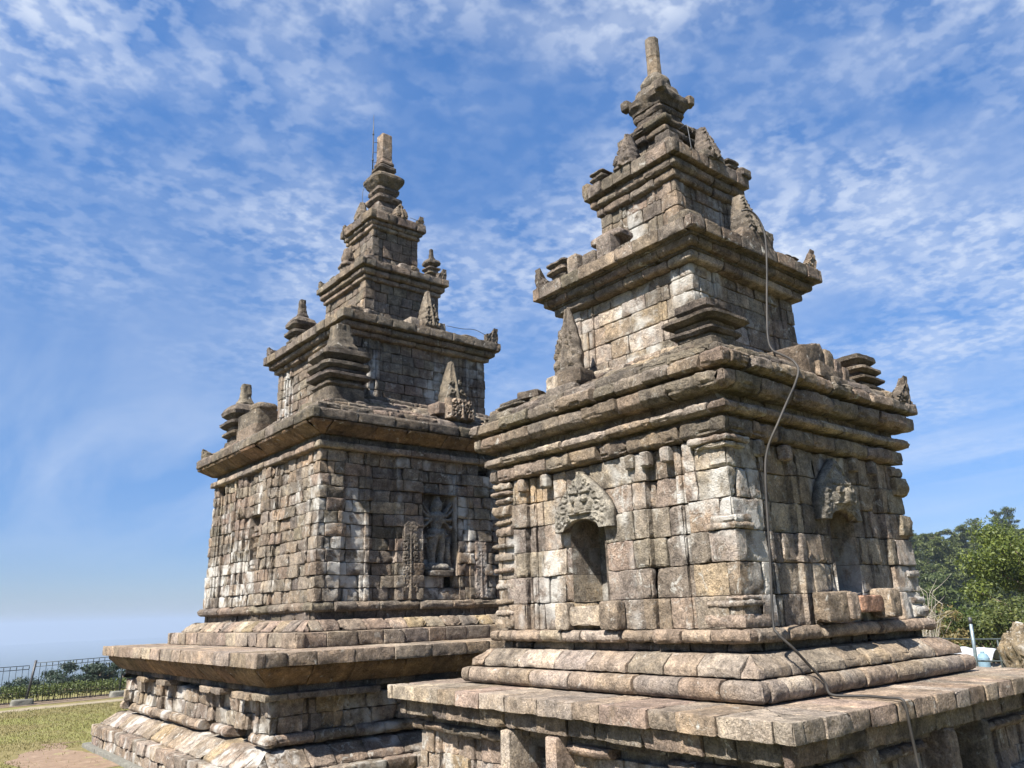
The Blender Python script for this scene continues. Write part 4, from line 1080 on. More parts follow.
F2(.19, .34, .20, .16, .05, .055, .04); F2(.20, .40, .20, .42, .04, .035, .05); F2(.20, .1, .24, .04, .05, .04, .04)   # small attendant
F2(-.13, .0, .13, .0, .07, .07, .06); F2(-.2, -.02, .26, -.04, .05, .05, .05)              # the beast under her feet
mb = MB(); nx, nz = 70, 130; W_, H_ = .62, 1.28
u = np.linspace(-W_/2, W_/2, nx); v = np.linspace(-.10, H_-.10, nz); UU, VV = np.meshgrid(u, v, indexing='xy')
sc = 1.06; hh = caps_h((UU.ravel()-.0)/sc, VV.ravel()/sc, fig).reshape(UU.shape)*sc
hh = hh+.010*fbm(np.stack([UU.ravel(), VV.ravel(), UU.ravel()*0], 1), 20, 3, 3).reshape(UU.shape)*(hh > 0)
Pn = np.stack([UU-.14, -(2.15+hh*1.35), VV+1.50], 2).reshape(-1, 3); mb.add(Pn, grid_quads(nz, nx), None, (.23, .215, .19), .4)
mb.build('carved_figure', M_CARVE, LT, loc=LO)
mb = MB(); block(mb, (-.14, -2.27, 1.40), (.5, .2, .1), 0, 'dark', amp=.05, power=8); mb.build('figure_base', M_LWALL, LT, loc=LO)
# cornice
mb = MB(); boxcore(mb, 2.2, 3.2, 3.84)
course(mb, SQ(2.415), cp(3.268, 3.37, .3, .02), (.4, .8), mix='slab', jit=.01, amp=.008, chip=.03, bev=.015, **kw)
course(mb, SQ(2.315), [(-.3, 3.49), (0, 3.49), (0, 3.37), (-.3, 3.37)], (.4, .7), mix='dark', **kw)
course(mb, SQ(2.62), [(-.6, 3.66), (0, 3.655), (-.02, 3.62), (-.24, 3.485), (-.6, 3.48)], (.5, .8), mix='corn', jit=.01, amp=.007, chip=.035, bev=.018, tint_fn=lambda c, p, m_, pr: c*np.array((1.0, .84, .66)), **kw)
course(mb, SQ(2.635), [(-.6, 3.85), (-.03, 3.845), (0, 3.80), (0, 3.665), (-.5, 3.662)], (.4, .8), mix='roof', jit=.012, amp=.01, chip=.04, bev=.02, **kw)
mb.build('cornice', M_LCORN, LT, loc=LO)
mb = MB(); boxcore(mb, 1.42, 3.8, 5.8)
for hh_, z0, z1, mx, sk in ((2.45, 3.845, 3.98, 'corn', .0), (2.28, 3.97, 4.08, 'corn', .03), (2.08, 4.06, 4.2, 'wall', .0), (1.88, 4.18, 4.31, 'wall', .0), (1.70, 4.29, 4.44, 'roof', 0)):
    course(mb, SQ(hh_), [(-.5, z1), (-.05, z1-.005), (0, z1-.04), (0, z0), (-.4, z0)], (.22, .6), mix=mx, jit=.045, amp=.02, chip=.06, bev=.03, skip=sk, **kw)
mb.build('roof_slope', M_LCORN, LT, loc=LO)
mb = MB(); lp2 = lambda z, i: plan(1.47, {'all': [(-1.1, -1.04, .03), (-.94, -.88, .03), (.88, .94, .03), (1.04, 1.1, .03)]}, (.16, .03))
wall_courses(mb, list(np.linspace(4.43, 5.54, 7)), lp2, 'corn', res, (.22, .45), None, amp=.009, chip=.03, org=OR)
mb.build('upper_wall', M_LWALL, LT, loc=LO)
mb = MB(); boxcore(mb, 1.3, 5.5, 5.95)
course(mb, SQ(1.575), cp(5.535, 5.62, .3, .02), (.4, .7), mix='slab', jit=.01, amp=.008, chip=.03, **kw)
course(mb, SQ(1.655), cp(5.635, 5.73, .3, .03), (.4, .7), mix='corn', jit=.01, amp=.008, chip=.03, **kw)
course(mb, SQ(1.60), [(-.3, 5.77), (0, 5.77), (0, 5.72), (-.3, 5.72)], (.4, .7), mix='dark', **kw)
course(mb, SQ(1.74), [(-.6, 5.92), (0, 5.92), (0, 5.76), (-.4, 5.76)], (.3, .6), mix='corn', jit=.012, amp=.01, chip=.04, **kw)
mb.build('upper_cornice', M_LCORN, LT, loc=LO)
mb = MB(); boxcore(mb, .75, 5.8, 7.3)
for hh_, z0, z1 in ((1.52, 5.915, 6.0), (1.30, 5.99, 6.10), (1.08, 6.09, 6.2)):
    course(mb, SQ(hh_), [(-.5, z1), (0, z1), (0, z0), (-.4, z0)], (.22, .5), mix='roof', jit=.03, amp=.015, chip=.05, skip=.08, **kw)
mb.build('roof_slope', M_ROOF, LT, loc=LO)
mb = MB(); lp3 = lambda z, i: plan(.815, None, (.18, .035)); wall_courses(mb, [6.18, 6.40, 6.62, 6.82, 7.0], lp3, 'corn', res, (.2, .4), None, org=OR)
mb.build('upper_wall', M_LCORN, LT, loc=LO)
mb = MB(); boxcore(mb, .75, 6.9, 7.35)
course(mb, SQ(.885), cp(7.0, 7.085, .3, .02), (.3, .6), mix='slab', jit=.008, amp=.007, chip=.03, **kw)
course(mb, SQ(.94), cp(7.10, 7.195, .3, .03), (.3, .6), mix='corn', jit=.008, amp=.007, chip=.03, **kw)
course(mb, SQ(.90), [(-.3, 7.25), (0, 7.25), (0, 7.19), (-.3, 7.19)], (.4, .7), mix='dark', **kw)
course(mb, SQ(1.005), [(-.5, 7.375), (0, 7.375), (0, 7.24), (-.3, 7.24)], (.25, .5), mix='corn', jit=.01, amp=.009, chip=.04, **kw)
mb.build('upper_cornice', M_LCORN, LT, loc=LO)
mb = MB(); boxcore(mb, .46, 7.3, 8.6)
for hh_, z0, z1 in ((.82, 7.37, 7.46), (.68, 7.45, 7.55)): course(mb, SQ(hh_), [(-.4, z1), (0, z1), (0, z0), (-.3, z0)], (.2, .4), mix='roof', jit=.015, amp=.012, chip=.04, skip=.05, **kw)
lp4 = lambda z, i: plan(.51, None, (.13, .03)); wall_courses(mb, [7.54, 7.74, 7.94, 8.14, 8.31], lp4, 'corn', res, (.16, .3), None, org=OR)
mb.build('upper_wall', M_LCORN, LT, loc=LO)
mb = MB()
course(mb, SQ(.57), cp(8.31, 8.39, .25, .02), (.3, .6), mix='slab', jit=.008, amp=.007, chip=.03, **kw)
course(mb, SQ(.61), cp(8.40, 8.48, .25, .03), (.3, .6), mix='corn', jit=.008, amp=.007, chip=.03, **kw)
course(mb, SQ(.66), [(-.6, 8.68), (0, 8.68), (0, 8.50), (-.3, 8.48)], (.25, .5), mix='corn', jit=.01, amp=.009, chip=.04, **kw)
mb.build('upper_cornice', M_LCORN, LT, loc=LO)
turret(LT, LO, 0, 0, 0, [[(.42, 8.67), (.42, 8.84), (.40, 8.86)], [(.34, 8.85), (.34, 9.0), (.32, 9.02)], [(.24, 9.0), (.24, 9.18), (.22, 9.2)], [(.26, 9.19), (.31, 9.25), (.31, 9.31), (.28, 9.33)], [(.20, 9.32), (.20, 9.42)], [(.22, 9.41), (.265, 9.47), (.265, 9.53), (.23, 9.55)]], M_LCORN, 'top_storey', amp=.01)
turret(LT, LO, 0, 0, 0, [[(.23, 9.54), (.29, 9.62), (.365, 9.74), (.365, 9.80), (.28, 9.88), (.17, 9.93), (.14, 9.95)]], M_LCORN, 'spire_cap', shape=6, amp=.014, nseg=52)
turret(LT, LO, 0, 0, 0, [[(.13, 9.95), (.16, 9.97), (.215, 10.03), (.215, 10.09), (.16, 10.15), (.13, 10.16)]], M_LCORN, 'spire_ring', shape=6, amp=.01)
mb = MB(); lathe(mb, [(.17, 10.165), (.17, 10.21), (.14, 10.26), (.132, 10.32)], shape=14, nseg=40, col_=tint('corn'), amp=.004); lathe(mb, [(.13, 10.33), (.127, 10.92), (.115, 10.935)], shape=14, nseg=40, col_=tint('corn'), amp=.004); mb.build('finial', M_LCORN, LT, loc=LO)

# --- ornaments of the left temple's roof
def pagoda(x, y, z, s, parent=LT, bell=True, mat=M_LCORN, rot=0, name='corner_turret', low=0, w=1.0):
    L_ = stack((.30*s, low, .14*s, .0), (.26*s, .14*s, .22*s, .02*s), (.36*s, .22*s, .30*s, .06*s), (.28*s, .30*s, .38*s, .02*s), (.40*s, .38*s, .48*s, .08*s), (.22*s, .48*s, .54*s, .0))
    L_ += [[(.24*s, .53*s), (.38*s, .60*s), (.40*s, .66*s), (.34*s, .74*s), (.18*s, .80*s)]]
    if bell: L_ += [[(.17*s, .79*s), (.17*s, .83*s), (.12*s, .90*s), (.10*s, 1.0*s), (.095*s, 1.18*s), (.08*s, 1.19*s)]]
    L_ = [[(a*w, b) for a, b in st] for st in L_]
    turret(parent, LO, x, y, z, L_, mat, name, rot=rot, shape=8, nseg=48)


pagoda(-1.98, 1.98, 4.0, 1.16, w=.80)                                       # far left corner
# near corner: broad flat-stacked turret with a bell-shaped crown
turret(LT, LO, -1.82, -1.82, 4.22, stack((.36, -.3, -.1, .0), (.34, -.1, .12, .0), (.36, .13, .21, .05), (.30, .21, .27, .02), (.42, .27, .36, .06), (.36, .36, .43, .02), (.42, .44, .55, .05), (.30, .55, .61, .0), (.42, .60, .76, .10))
       + [[(.20, .75), (.255, .80), (.245, .86), (.18, .96), (.145, 1.10), (.135, 1.28), (.10, 1.30)]], M_LCORN, 'corner_turret', shape=8, nseg=52)
pagoda(1.86, 1.86, 4.02, .8, bell=False)
pagoda(1.86, -1.86, 4.02, .6, bell=False)
for c, s, r in (((-1.55, -2.1, 4.06), (.3, .2, .16), .4), ((-2.1, -1.4, 4.10), (.26, .34, .2), .2), ((-1.62, -1.5, 4.4), (.26, .3, .2), .3), ((-2.0, -2.15, 4.02), (.4, .25, .2), .1)):
    mb = MB(); block(mb, c, s, r, 'roof', amp=.14, power=5); mb.build('loose_block', M_LCORN, LT, loc=LO)
# left-face antefix stump: masonry block with rounded capping stones
mb = MB()
lathe(mb, [(.36, 3.95), (.36, 4.22)], (-2.12, .88), 12, 60, .05, .008, tint('corn'), stretch=(.62, 1.35)); lathe(mb, [(.36, 4.225), (.36, 4.50)], (-2.12, .88), 12, 60, .05, .008, tint('roof'), stretch=(.60, 1.3)); 
block(mb, (-2.12, .62, 4.56), (.42, .50, .16), 0, 'dark', amp=.06, power=4); block(mb, (-2.12, 1.10, 4.48), (.38, .4, .1), 0, 'roof', amp=.06, power=5)
mb.build('broken_antefix', M_LCORN, LT, loc=LO)
antefix(LT, LO, 0, .22, 2.10, 4.26, .90, .50, M_CARVE, seed=51, thick=.30, lean=-.05, sq=.1)
mb = MB(); block(mb, (.24, -2.24, 4.16), (.62, .4, .32), 0, 'corn', amp=.06, power=8); block(mb, (-.10, -2.2, 4.20), (.22, .36, .22), 0, 'slab', amp=.04, power=9); block(mb, (.5, -2.2, 4.18), (.26, .36, .28), 0, 'corn', amp=.05, power=9)
carved(mb, 0, .24, 2.36, 4.02, .36, lambda v: .30, lambda v: .09, foliage_carve(77, .06, .6, .36), nx=40, nz=24, col_=tint('corn')); mb.build('antefix_base', M_CARVE, LT, loc=LO)
for sx, sy, H in ((-1, 1, .24), (1, -1, .3), (1, 1, .24)): horn(LT, LO, sx*2.57, sy*2.57, 3.83, H, .30, M_LCORN, True)
# second storey ornaments
for sx, sy, H in ((-1, 1, .24), (1, -1, .34), (1, 1, .24)): horn(LT, LO, sx*1.70, sy*1.70, 5.90, H, .28, M_LCORN, True)
pagoda(-1.20, 1.20, 5.92, 1.04, w=.64)
turret(LT, LO, 1.18, -1.30, 5.92, [[(.2, 0), (.24, .05), (.22, .12), (.12, .17)]], M_LCORN, 'corner_turret', shape=3)
antefix(LT, LO, 0, .20, 1.36, 6.0, .80, .40, M_CARVE, seed=61, thick=.26, lean=-.05, sq=.08)
mb = MB(); block(mb, (.16, -1.44, 6.0), (.5, .32, .22), 0, 'corn', amp=.06, power=8); block(mb, (-.16, -1.42, 6.03), (.24, .3, .2), 0, 'slab', amp=.04, power=9); block(mb, (.42, -1.42, 6.02), (.24, .3, .26), 0, 'corn', amp=.05, power=9); mb.build('antefix_base', M_CARVE, LT, loc=LO)
for c_, s_, r_ in (((-1.32, -1.32, 6.02), (.42, .42, .16), 0), ((-1.1, -1.45, 6.0), (.3, .24, .14), .3)):
    mb = MB(); block(mb, c_, s_, r_, 'corn', amp=.1, power=7); mb.build('loose_block', M_ROOF, LT, loc=LO)
# third storey
for sx, sy, H in ((-1, 1, .18), (1, -1, .26), (1, 1, .18)): horn(LT, LO, sx*.965, sy*.965, 7.36, H, .2, M_LCORN, True)
turret(LT, LO, -.74, .12, 7.37, [[(.17, 0), (.18, .06), (.15, .24)], [(.19, .24), (.2, .28), (.17, .33)], [(.11, .33), (.14, .42), (.12, .55), (.08, .65), (.02, .68)]], M_CARVE, 'antefix', shape=4, stretch=(.8, 1), amp=.02)
pagoda(.74, -.74, 7.37, .62, w=.62); pagoda(-.70, .70, 7.37, .3, bell=False)
turret(LT, LO, -.70, -.70, 7.37, [[(.16, 0), (.15, .08), (.12, .1)], [(.13, .1), (.12, .17), (.1, .18)], [(.09, .18), (.08, .27), (.05, .36), (.02, .38)]], M_CARVE, 'corner_turret', shape=4, amp=.02)
mb = MB(); block(mb, (.12, -.80, 7.44), (.46, .26, .16), 0, 'corn', amp=.05, power=10); block(mb, (.20, -.9, 7.46), (.14, .1, .12), 0, 'roof', amp=.1, power=4); mb.build('antefix_base', M_CARVE, LT, loc=LO)
# fourth storey
for sx, sy, H in ((-1, 1, .14), (1, -1, .20), (1, 1, .14)): horn(LT, LO, sx*.625, sy*.625, 8.67, H, .14, M_LCORN, True)
antefix(LT, LO, 3, -.02, .46, 8.68, .48, .32, M_CARVE, seed=71, thick=.16, lean=-.06, sq=.3)
antefix(LT, LO, 0, .10, .46, 8.68, .38, .32, M_CARVE, seed=81, thick=.16, lean=-.02, sq=.7)

# pieces that belong to a part hang under that part (all share the temple's frame, so their local position is zero)
for T_ in (RT, LT):
    kids = list(T_.children); ctr = {o.name: (sum((Vector(c) for c in o.bound_box), Vector())/8, max(c[2] for c in o.bound_box)) for o in kids}
    base = lambda o: o.name.split('.')[0]
    for o in kids:
        b = base(o)
        if b in ('pediment', 'niche_sill', 'niche_fragment', 'carved_figure', 'figure_base'):
            cand = [k for k in kids if base(k) == 'niche']; best = min(cand, key=lambda k: (ctr[k.name][0]-ctr[o.name][0]).length)
        elif b == 'cap_horn': best = [k for k in kids if base(k) == 'spire_cap'][0]
        elif b == 'corner_antefix':
            cand = [k for k in kids if base(k) in ('cornice', 'upper_cornice')]; best = min(cand, key=lambda k: abs(ctr[k.name][1]-(ctr[o.name][0].z-.12)))
        else: continue
        o.parent = best; o.location = (0, 0, 0)


# =================================================================== cables and lightning rod
def cable(name, pts, r, mat, label, cat='cable', n=6, colr=(.2, .2, .2)):
    mb = MB(); tube(mb, smooth_pts(pts, n), r, 8, colr); o = mb.build(name, mat); return tag(o, label, cat)


cable('hanging_cable', [(-.28, -1.26, 5.12), (-.20, -1.31, 5.13), (-.12, -1.36, 5.03), (-.09, -1.40, 4.8), (-.17, -1.42, 4.4), (-.28, -1.43, 3.95), (-.42, -1.47, 3.5), (-.52, -1.56, 3.30), (-.62, -1.72, 3.18), (-.72, -1.88, 3.06), (-.76, -1.955, 2.94), (-.86, -1.96, 2.78),
      (-1.02, -1.945, 2.58), (-1.18, -1.92, 2.36), (-1.25, -1.82, 2.12), (-1.31, -1.80, 1.84), (-1.39, -1.80, 1.13), (-1.47, -1.81, .62), (-1.50, -1.86, .52), (-1.42, -1.94, .40), (-1.28, -1.98, .26), (-1.17, -2.03, .13), (-1.16, -2.06, .035), (-1.10, -2.16, .02),
      (-1.03, -2.30, .02), (-1.07, -2.50, .022), (-1.09, -2.61, .022), (-1.085, -2.635, -.03), (-1.075, -2.64, -.2), (-1.05, -2.645, -.47), (-1.02, -2.66, -.9), (-1.0, -2.68, -1.36)], .0115, M_CABLE,
      'long grey brown cable hanging down the nearer temple and over the edge of its platform')
cable('thin_wire', [(-.52, -.84, 6.05), (-.53, -.83, 6.3), (-.52, -.80, 6.42), (-.42, -.62, 6.50)], .006, M_DARKMETAL, 'short thin wire hanging from the upper ledge of the nearer temple', 'wire', colr=(.1, .1, .1))
LR = empty('lightning_rod', (-.20, 7.62, 10.0), 0, 'thin dark lightning rod clamped beside the square finial of the left temple', 'lightning rod')
mb = MB(); tube(mb, [(0, 0, 0.1), (0, 0, .55), (0, 0, 1.05), (0, 0, 1.5)], [.012, .014, .012, .004], 8); tube(mb, [(0, 0, .33), (0, 0, .37)], .022, 8); tube(mb, [(0, 0, .98), (0, 0, 1.02)], .02, 8); mb.build('rod', M_DARKMETAL, LR)
for z in (.30, .55, .80):
    mb = MB(); tube(mb, [(0, 0, z), (.045, -.03, z-.005), (.13, -.09, z-.01)], .006, 6); mb.build('bracket', M_DARKMETAL, LR)
cable('thin_wire', [(-.20, 7.62, 10.12), (-.25, 7.68, 9.85), (-.36, 7.72, 9.6), (-.38, 7.70, 9.2), (-.42, 7.6, 8.75)], .006, M_DARKMETAL, 'thin earthing wire running down from the lightning rod of the left temple', 'wire')
cable('thin_wire', [(.30, 6.88, 8.78), (.42, 6.80, 8.72), (.60, 6.76, 8.66)], .006, M_DARKMETAL, 'short slack wire on the top ledge of the left temple', 'wire')
cable('thin_wire', [(.62, 6.02, 6.16), (.9, 5.9, 6.12), (1.2, 5.85, 6.14), (1.5, 5.75, 6.0)], .006, M_DARKMETAL, 'thin slack wire along the second ledge of the left temple', 'wire')

# =================================================================== fence, hedge
def fence_pt(x): return 21.75+.105*(x+3.2)


FN = empty('mesh_fence', (-3.2, fence_pt(-3.2), GZ), 0, 'low grey wire mesh fence with a rolled top in front of the hedge', 'fence')
def fence_panel(x0, x1, zt0, zt1):
    mb = MB(); n = int((x1-x0)/.155); px, py = -3.2, fence_pt(-3.2)
    for i in range(n+1):
        x = x0+(x1-x0)*i/n; y = fence_pt(x); zt = zt0+(zt1-zt0)*i/n
        tube(mb, [(x-px, y-py, .05), (x-px, y-py, zt-.10), (x-px, y-py-.05, zt-.05), (x-px, y-py, zt), (x-px, y-py+.05, zt-.05), (x-px, y-py, zt-.10)], .0065, 5)
    for zf in (0, -.10): tube(mb, [(x0-px, fence_pt(x0)-py, zt0+zf), (x1-px, fence_pt(x1)-py, zt1+zf)], .010, 5)
    for zf in (.25, .6): tube(mb, [(x0-px, fence_pt(x0)-py, zf), (x1-px, fence_pt(x1)-py, zf)], .0045, 5)
    mb.build('mesh_panel', M_FENCE, FN)


fence_panel(-8.1, -5.72, 1.0, 1.02); fence_panel(-5.66, -3.26, 1.03, 1.06); fence_panel(-3.14, -.74, 1.12, 1.18); fence_panel(-.66, 1.8, 1.19, 1.22); fence_panel(1.86, 4.3, 1.22, 1.24)
for x, H, lean in ((-5.69, 1.05, .02), (-3.2, 1.2, .12), (-.70, 1.2, .0), (1.83, 1.22, .02)):
    mb = MB(); y = fence_pt(x)-fence_pt(-3.2); tube(mb, [(x+3.2-lean*.3, y-.06, .12), (x+3.2+lean*.7, y-.06, H)], .035 if lean > .1 else .025, 10); mb.build('post', M_DARKMETAL if lean > .1 else M_FENCE, FN)
    mb = MB(); lathe(mb, [(.30, -.02), (.27, .14), (.25, .16)], (x+3.2-lean*1.2, y-.10), 10, 40, .04, .01, (.3, .3, .26), stretch=(1, .55)); mb.build('concrete_foot', M_CONC, FN)


def leaf_cloud(C, Rr, n, size, rs, flat=1.0, shell=.55, asp=.55, up=.3):
    """n leaf quads scattered through an ellipsoid at C with radii Rr"""
    d = rs.normal(0, 1, (n, 3)); d /= np.linalg.norm(d, axis=1)[:, None]; r = rs.uniform(shell, 1.05, n)**.8
    P = np.array(C)+d*r[:, None]*np.array(Rr)
    nn = d*.7+rs.normal(0, .6, (n, 3))+np.array([0, 0, up]); nn /= np.linalg.norm(nn, axis=1)[:, None]
    a = np.cross(nn, rs.normal(0, 1, (n, 3))); a /= np.linalg.norm(a, axis=1)[:, None]+1e-9; b = np.cross(nn, a)
    s = size*rs.uniform(.6, 1.3, n)[:, None]; a = a*s; b = b*s*asp
    return np.stack([P-a*.5, P+b*.42-a*.05, P+a*.5, P-b*.42-a*.05], 1).reshape(-1, 3)


def add_leaves(mb, V, rs):
    n = len(V)//4; mb.add(V, np.arange(n*4).reshape(-1, 4)); mb.C[-1][:, 3] = np.repeat(rs.uniform(0, 1, n), 4)


rs = np.random.default_rng(3)
HD = empty('clipped_hedge', (-2.5, 22.6, GZ), 0, 'long low clipped green hedge behind the mesh fence', 'hedge')
mb = MB(); tw = MB()
nxh = 240
for i in range(nxh):
    x = -9+i*(15/nxh); y = fence_pt(x)+.75
    V = leaf_cloud((x+2.5+rs.normal(0, .02), y-22.6+rs.normal(0, .08), .30), (.16, .38, .20+.012*math.sin(i*1.3)), 120, .06, rs, shell=.5); add_leaves(mb, V, rs)
    for k in range(2):
        xx = x+2.5+rs.uniform(-.05, .05); yy = y-22.6+rs.uniform(-.15, .15); tube(tw, [(xx, yy, -.02), (xx+rs.uniform(-.05, .05), yy+rs.uniform(-.05, .05), .3)], .006, 4)
mb.build('foliage', M_HEDGE, HD, smooth=False); tw.build('stems', M_BARK, HD)


# =================================================================== trees
def limb(mb, p0, p1, r0, r1, bend, rs, ns=7):
    p0, p1 = np.array(p0, float), np.array(p1, float); m_ = (p0+p1)/2+rs.normal(0, bend, 3)
    pts = [tuple(p0*(1-t)**2+2*m_*t*(1-t)+p1*t*t) for t in np.linspace(0, 1, 5)]; tube(mb, pts, [r0+(r1-r0)*t for t in np.linspace(0, 1, 5)], ns, cap=False); return pts


def make_pine(H, seed, open_=False, n=2200, lsz=.5, wide=1.0, mat=None, low=.35):
    """trunk with limbs and a crown of needle clumps at the limb ends"""
    rs = np.random.default_rng(seed); tm = MB(); cm_ = MB(); lean = rs.normal(0, .03*H, 2)
    top = (lean[0], lean[1], H*.97); tube(tm, [(0, 0, -.6), (lean[0]*.2, lean[1]*.2, H*.35), (lean[0]*.6, lean[1]*.6, H*.7), top], [.022*H, .017*H, .011*H, .004*H], 8)
    nl = 15 if open_ else 30; per = max(8, n//(nl*3))
    for i in range(nl):
        f = low+(1-low)*(i+.5)/nl; z = H*f; a = i*2.4+rs.uniform(-.4, .4)
        reach = H*wide*(.20 if open_ else .25)*(1.15-f)**.55*rs.uniform(.55, 1.15)+.02*H
        c = np.array([lean[0]*f, lean[1]*f, z]); e = c+np.array([math.cos(a)*reach, math.sin(a)*reach, H*rs.uniform(.0, .07)])
        limb(tm, c-np.array([0, 0, .04*H]), e, .006*H, .002*H, .01*H, rs, 5)
        for k in range(3):
            t = 1-.3*k; cc = c*(1-t)+e*t+rs.normal(0, .012*H, 3); R0 = H*rs.uniform(.04, .075)*(.85 if open_ else 1.0)
            add_leaves(cm_, leaf_cloud(cc, (R0*1.25, R0*1.25, R0*.62), per, lsz, rs, shell=.2, asp=.3), rs)
    return tm, cm_


def tree_obj(name, tm, cm_, loc, leafm, label, cat, group=None, rz=0, sc=1):
    e = empty(name, loc, rz, label, cat, group); e.scale = (sc, sc, sc)
    tm.build('trunk', M_BARK, e); cm_.build('crown', leafm, e, smooth=False); return e


def copy_tree(src, loc, rz, sc, label, group):
    r = src.copy(); col.objects.link(r); r.location = loc; r.rotation_euler = (0, 0, rz); r.scale = sc if isinstance(sc, tuple) else (sc, sc, sc); r['label'] = label
    if group: r['group'] = group
    for ch in list(src.children):
        c = ch.copy(); col.objects.link(c); c.parent = r
    return r


def gh(x, y): return float(ground_height(np.array([x]), np.array([y]))[0])


def polar(az, d): a = R_(az); return CAM_POS.x+d*math.cos(a), CAM_POS.y+d*math.sin(a)


FOR_L, FOR_G = 'round-crowned green pine packed into the forest on the hillside at the right', 'trees of the forest on the hillside'
protos = []
rt_ = random.Random(5); k = 0
for ring, (dd, n) in enumerate(((74, 13), (88, 16), (102, 18), (116, 20), (130, 22), (145, 24), (160, 25), (176, 26), (193, 27), (212, 28))):
    for i in range(n):
        az = -6+44*(i+rt_.uniform(.1, .9))/n; d = dd+rt_.uniform(-7, 7); x, y = polar(az, d); z = gh(x, y); zmax = .76+d*math.tan(R_(min(4.15, -1.0+(dd-74)*.046)+rt_.uniform(-.35, .25)))
        if k < 5:
            H = (11, 12.5, 10, 13, 11.5)[k]; tm, cm_ = make_pine(H, 40+k, False, 6500, .66, 1.5, low=.22); o = tree_obj('pine_tree', tm, cm_, (x, y, z), M_PINE, FOR_L, 'tree', FOR_G, rt_.uniform(0, 6)); protos.append(o)
        else: sc_ = rt_.uniform(.85, 1.12); copy_tree(protos[rt_.randrange(5)], (x, y, min(z, zmax-12.2*sc_)), rt_.uniform(0, 6.28), sc_, FOR_L, FOR_G)
        k += 1
# individual pines standing above the skyline
for i, (az, el, ly) in enumerate(((19.04, 5.0, 'open-crowned pine with tiered branches standing above the forest skyline, second from the right edge'), (18.32, 5.2, 'tallest flat-topped pine on the forest skyline at the right edge'), (20.36, 4.65, 'small dense pointed pine rising from the skyline left of the open-crowned pines'))):
    x, y = polar(az, 205); g = gh(x, y); H = .76+205*math.tan(R_(el))-g; tm, cm_ = make_pine(H, 70+i, i < 2, 2600, .5, .95 if i < 2 else 1.0, low=.5 if i < 2 else .35); tree_obj('pine_tree', tm, cm_, (x, y, g), M_PINE, ly, 'tree', None, i)


def make_broadleaf(H, R0, seed, n, lsz, nclump=46):
    rs = np.random.default_rng(seed); tm = MB(); cm_ = MB()
    tube(tm, [(0, 0, -.5), (.1, 0, H*.25), (0, .1, H*.5)], [.04*H, .03*H, .02*H], 9)
    for i in range(nclump):
        d = rs.normal(0, 1, 3); d[2] = abs(d[2])*.9-.25; d /= np.linalg.norm(d); r = rs.uniform(.45, 1.0)
        c = np.array([0, 0, H*.60])+d*r*np.array([R0, R0, H*.40])
        if i % 2 == 0: limb(tm, (0, 0, H*rs.uniform(.2, .5)), c, .012*H, .003*H, .04*H, rs, 5)
        rr = R0*rs.uniform(.14, .30); add_leaves(cm_, leaf_cloud(c, (rr, rr, rr*.8), n//nclump, lsz, rs, shell=.35), rs)
    return tm, cm_


x, y = polar(16.4, 40); tm, cm_ = make_broadleaf(7.0, 3.3, 11, 52000, .15, 90); tree_obj('leafy_tree', tm, cm_, (x, y, -2.7), M_LEAF, 'bright green broad-leaved tree in front of the forest at the right edge', 'tree')
# scrub below it and beside the temple
for i, (az, d, H, R0, mt, lb) in enumerate(((17.2, 30, 3.2, 2.3, M_SHRUB, 'yellow green bush behind the boulder at the right edge'), (20.4, 31, 2.6, 1.9, M_SHRUB, 'yellow green bush behind the metal pole'),
                                       (24.0, 30, 3.1, 1.5, M_DRY, 'thin bush with drying brownish leaves beside the right temple'), (22.2, 36, 3.4, 2.0, M_LEAF, 'green bush between the drying bush and the bright leafy tree'))):
    x, y = polar(az, d); tm, cm_ = make_broadleaf(H, R0, 20+i, 9000 if mt is not M_DRY else 2600, .13, 40); tree_obj('shrub', tm, cm_, (x, y, -2.3 if d < 33 else -2.8), mt, lb, 'bush')
x, y = polar(24.6, 26); e = empty('bare_shrub', (x, y, -1.9), 0, 'leafless pale twiggy shrub in front of the drying bush', 'bush'); mb = MB(); rs = np.random.default_rng(8)
for i in range(46):
    a = rs.uniform(0, 6.28); t0 = (rs.normal(0, .1), rs.normal(0, .1), 0); e1 = (math.cos(a)*rs.uniform(.3, 1.1), math.sin(a)*rs.uniform(.3, 1.1), rs.uniform(1.4, 2.9)); p = limb(mb, t0, e1, .02, .004, .12, rs, 4)
    for q_ in range(3): s_ = p[2+q_ % 3]; limb(mb, s_, (s_[0]+rs.normal(0, .3), s_[1]+rs.normal(0, .3), s_[2]+rs.uniform(.1, .5)), .008, .002, .04, rs, 4)
mb.build('twigs', M_DEAD, e)
# dark trees below the lawn at the left
LTL = [(79.9, 52, -2.75, 1.0, 'rounded dark tree beyond the hedge right of the dark fence post'), (82.2, 50, -3.4, 1.1, 'low dark tree at the far left edge beyond the hedge'), (81.2, 60, -3.4, 1.0, 'small dark tree beyond the hedge just left of the dark fence post'),
       (78.5, 50, -3.2, 1.3, 'low broad dark tree beyond the hedge between two taller ones'), (77.3, 46, -2.5, .95, 'tallest dark tree beyond the hedge beside the left temple'), (76.0, 50, -2.7, 1.0, 'dark tree partly behind the platform of the left temple'), (74.6, 48, -2.9, 1.0, 'dark tree hidden mostly behind the platform of the left temple')]
for i, (az, d, el, wd, lb) in enumerate(LTL):
    x, y = polar(az, d); g = gh(x, y); H = .76+d*math.tan(R_(el))-g
    tm, cm_ = make_pine(H, 90+i, False, 9500, .26, 1.35*wd, low=.15); tree_obj('dark_tree', tm, cm_, (x, y, g), M_DPINE, lb, 'tree', 'dark trees below the lawn', i)

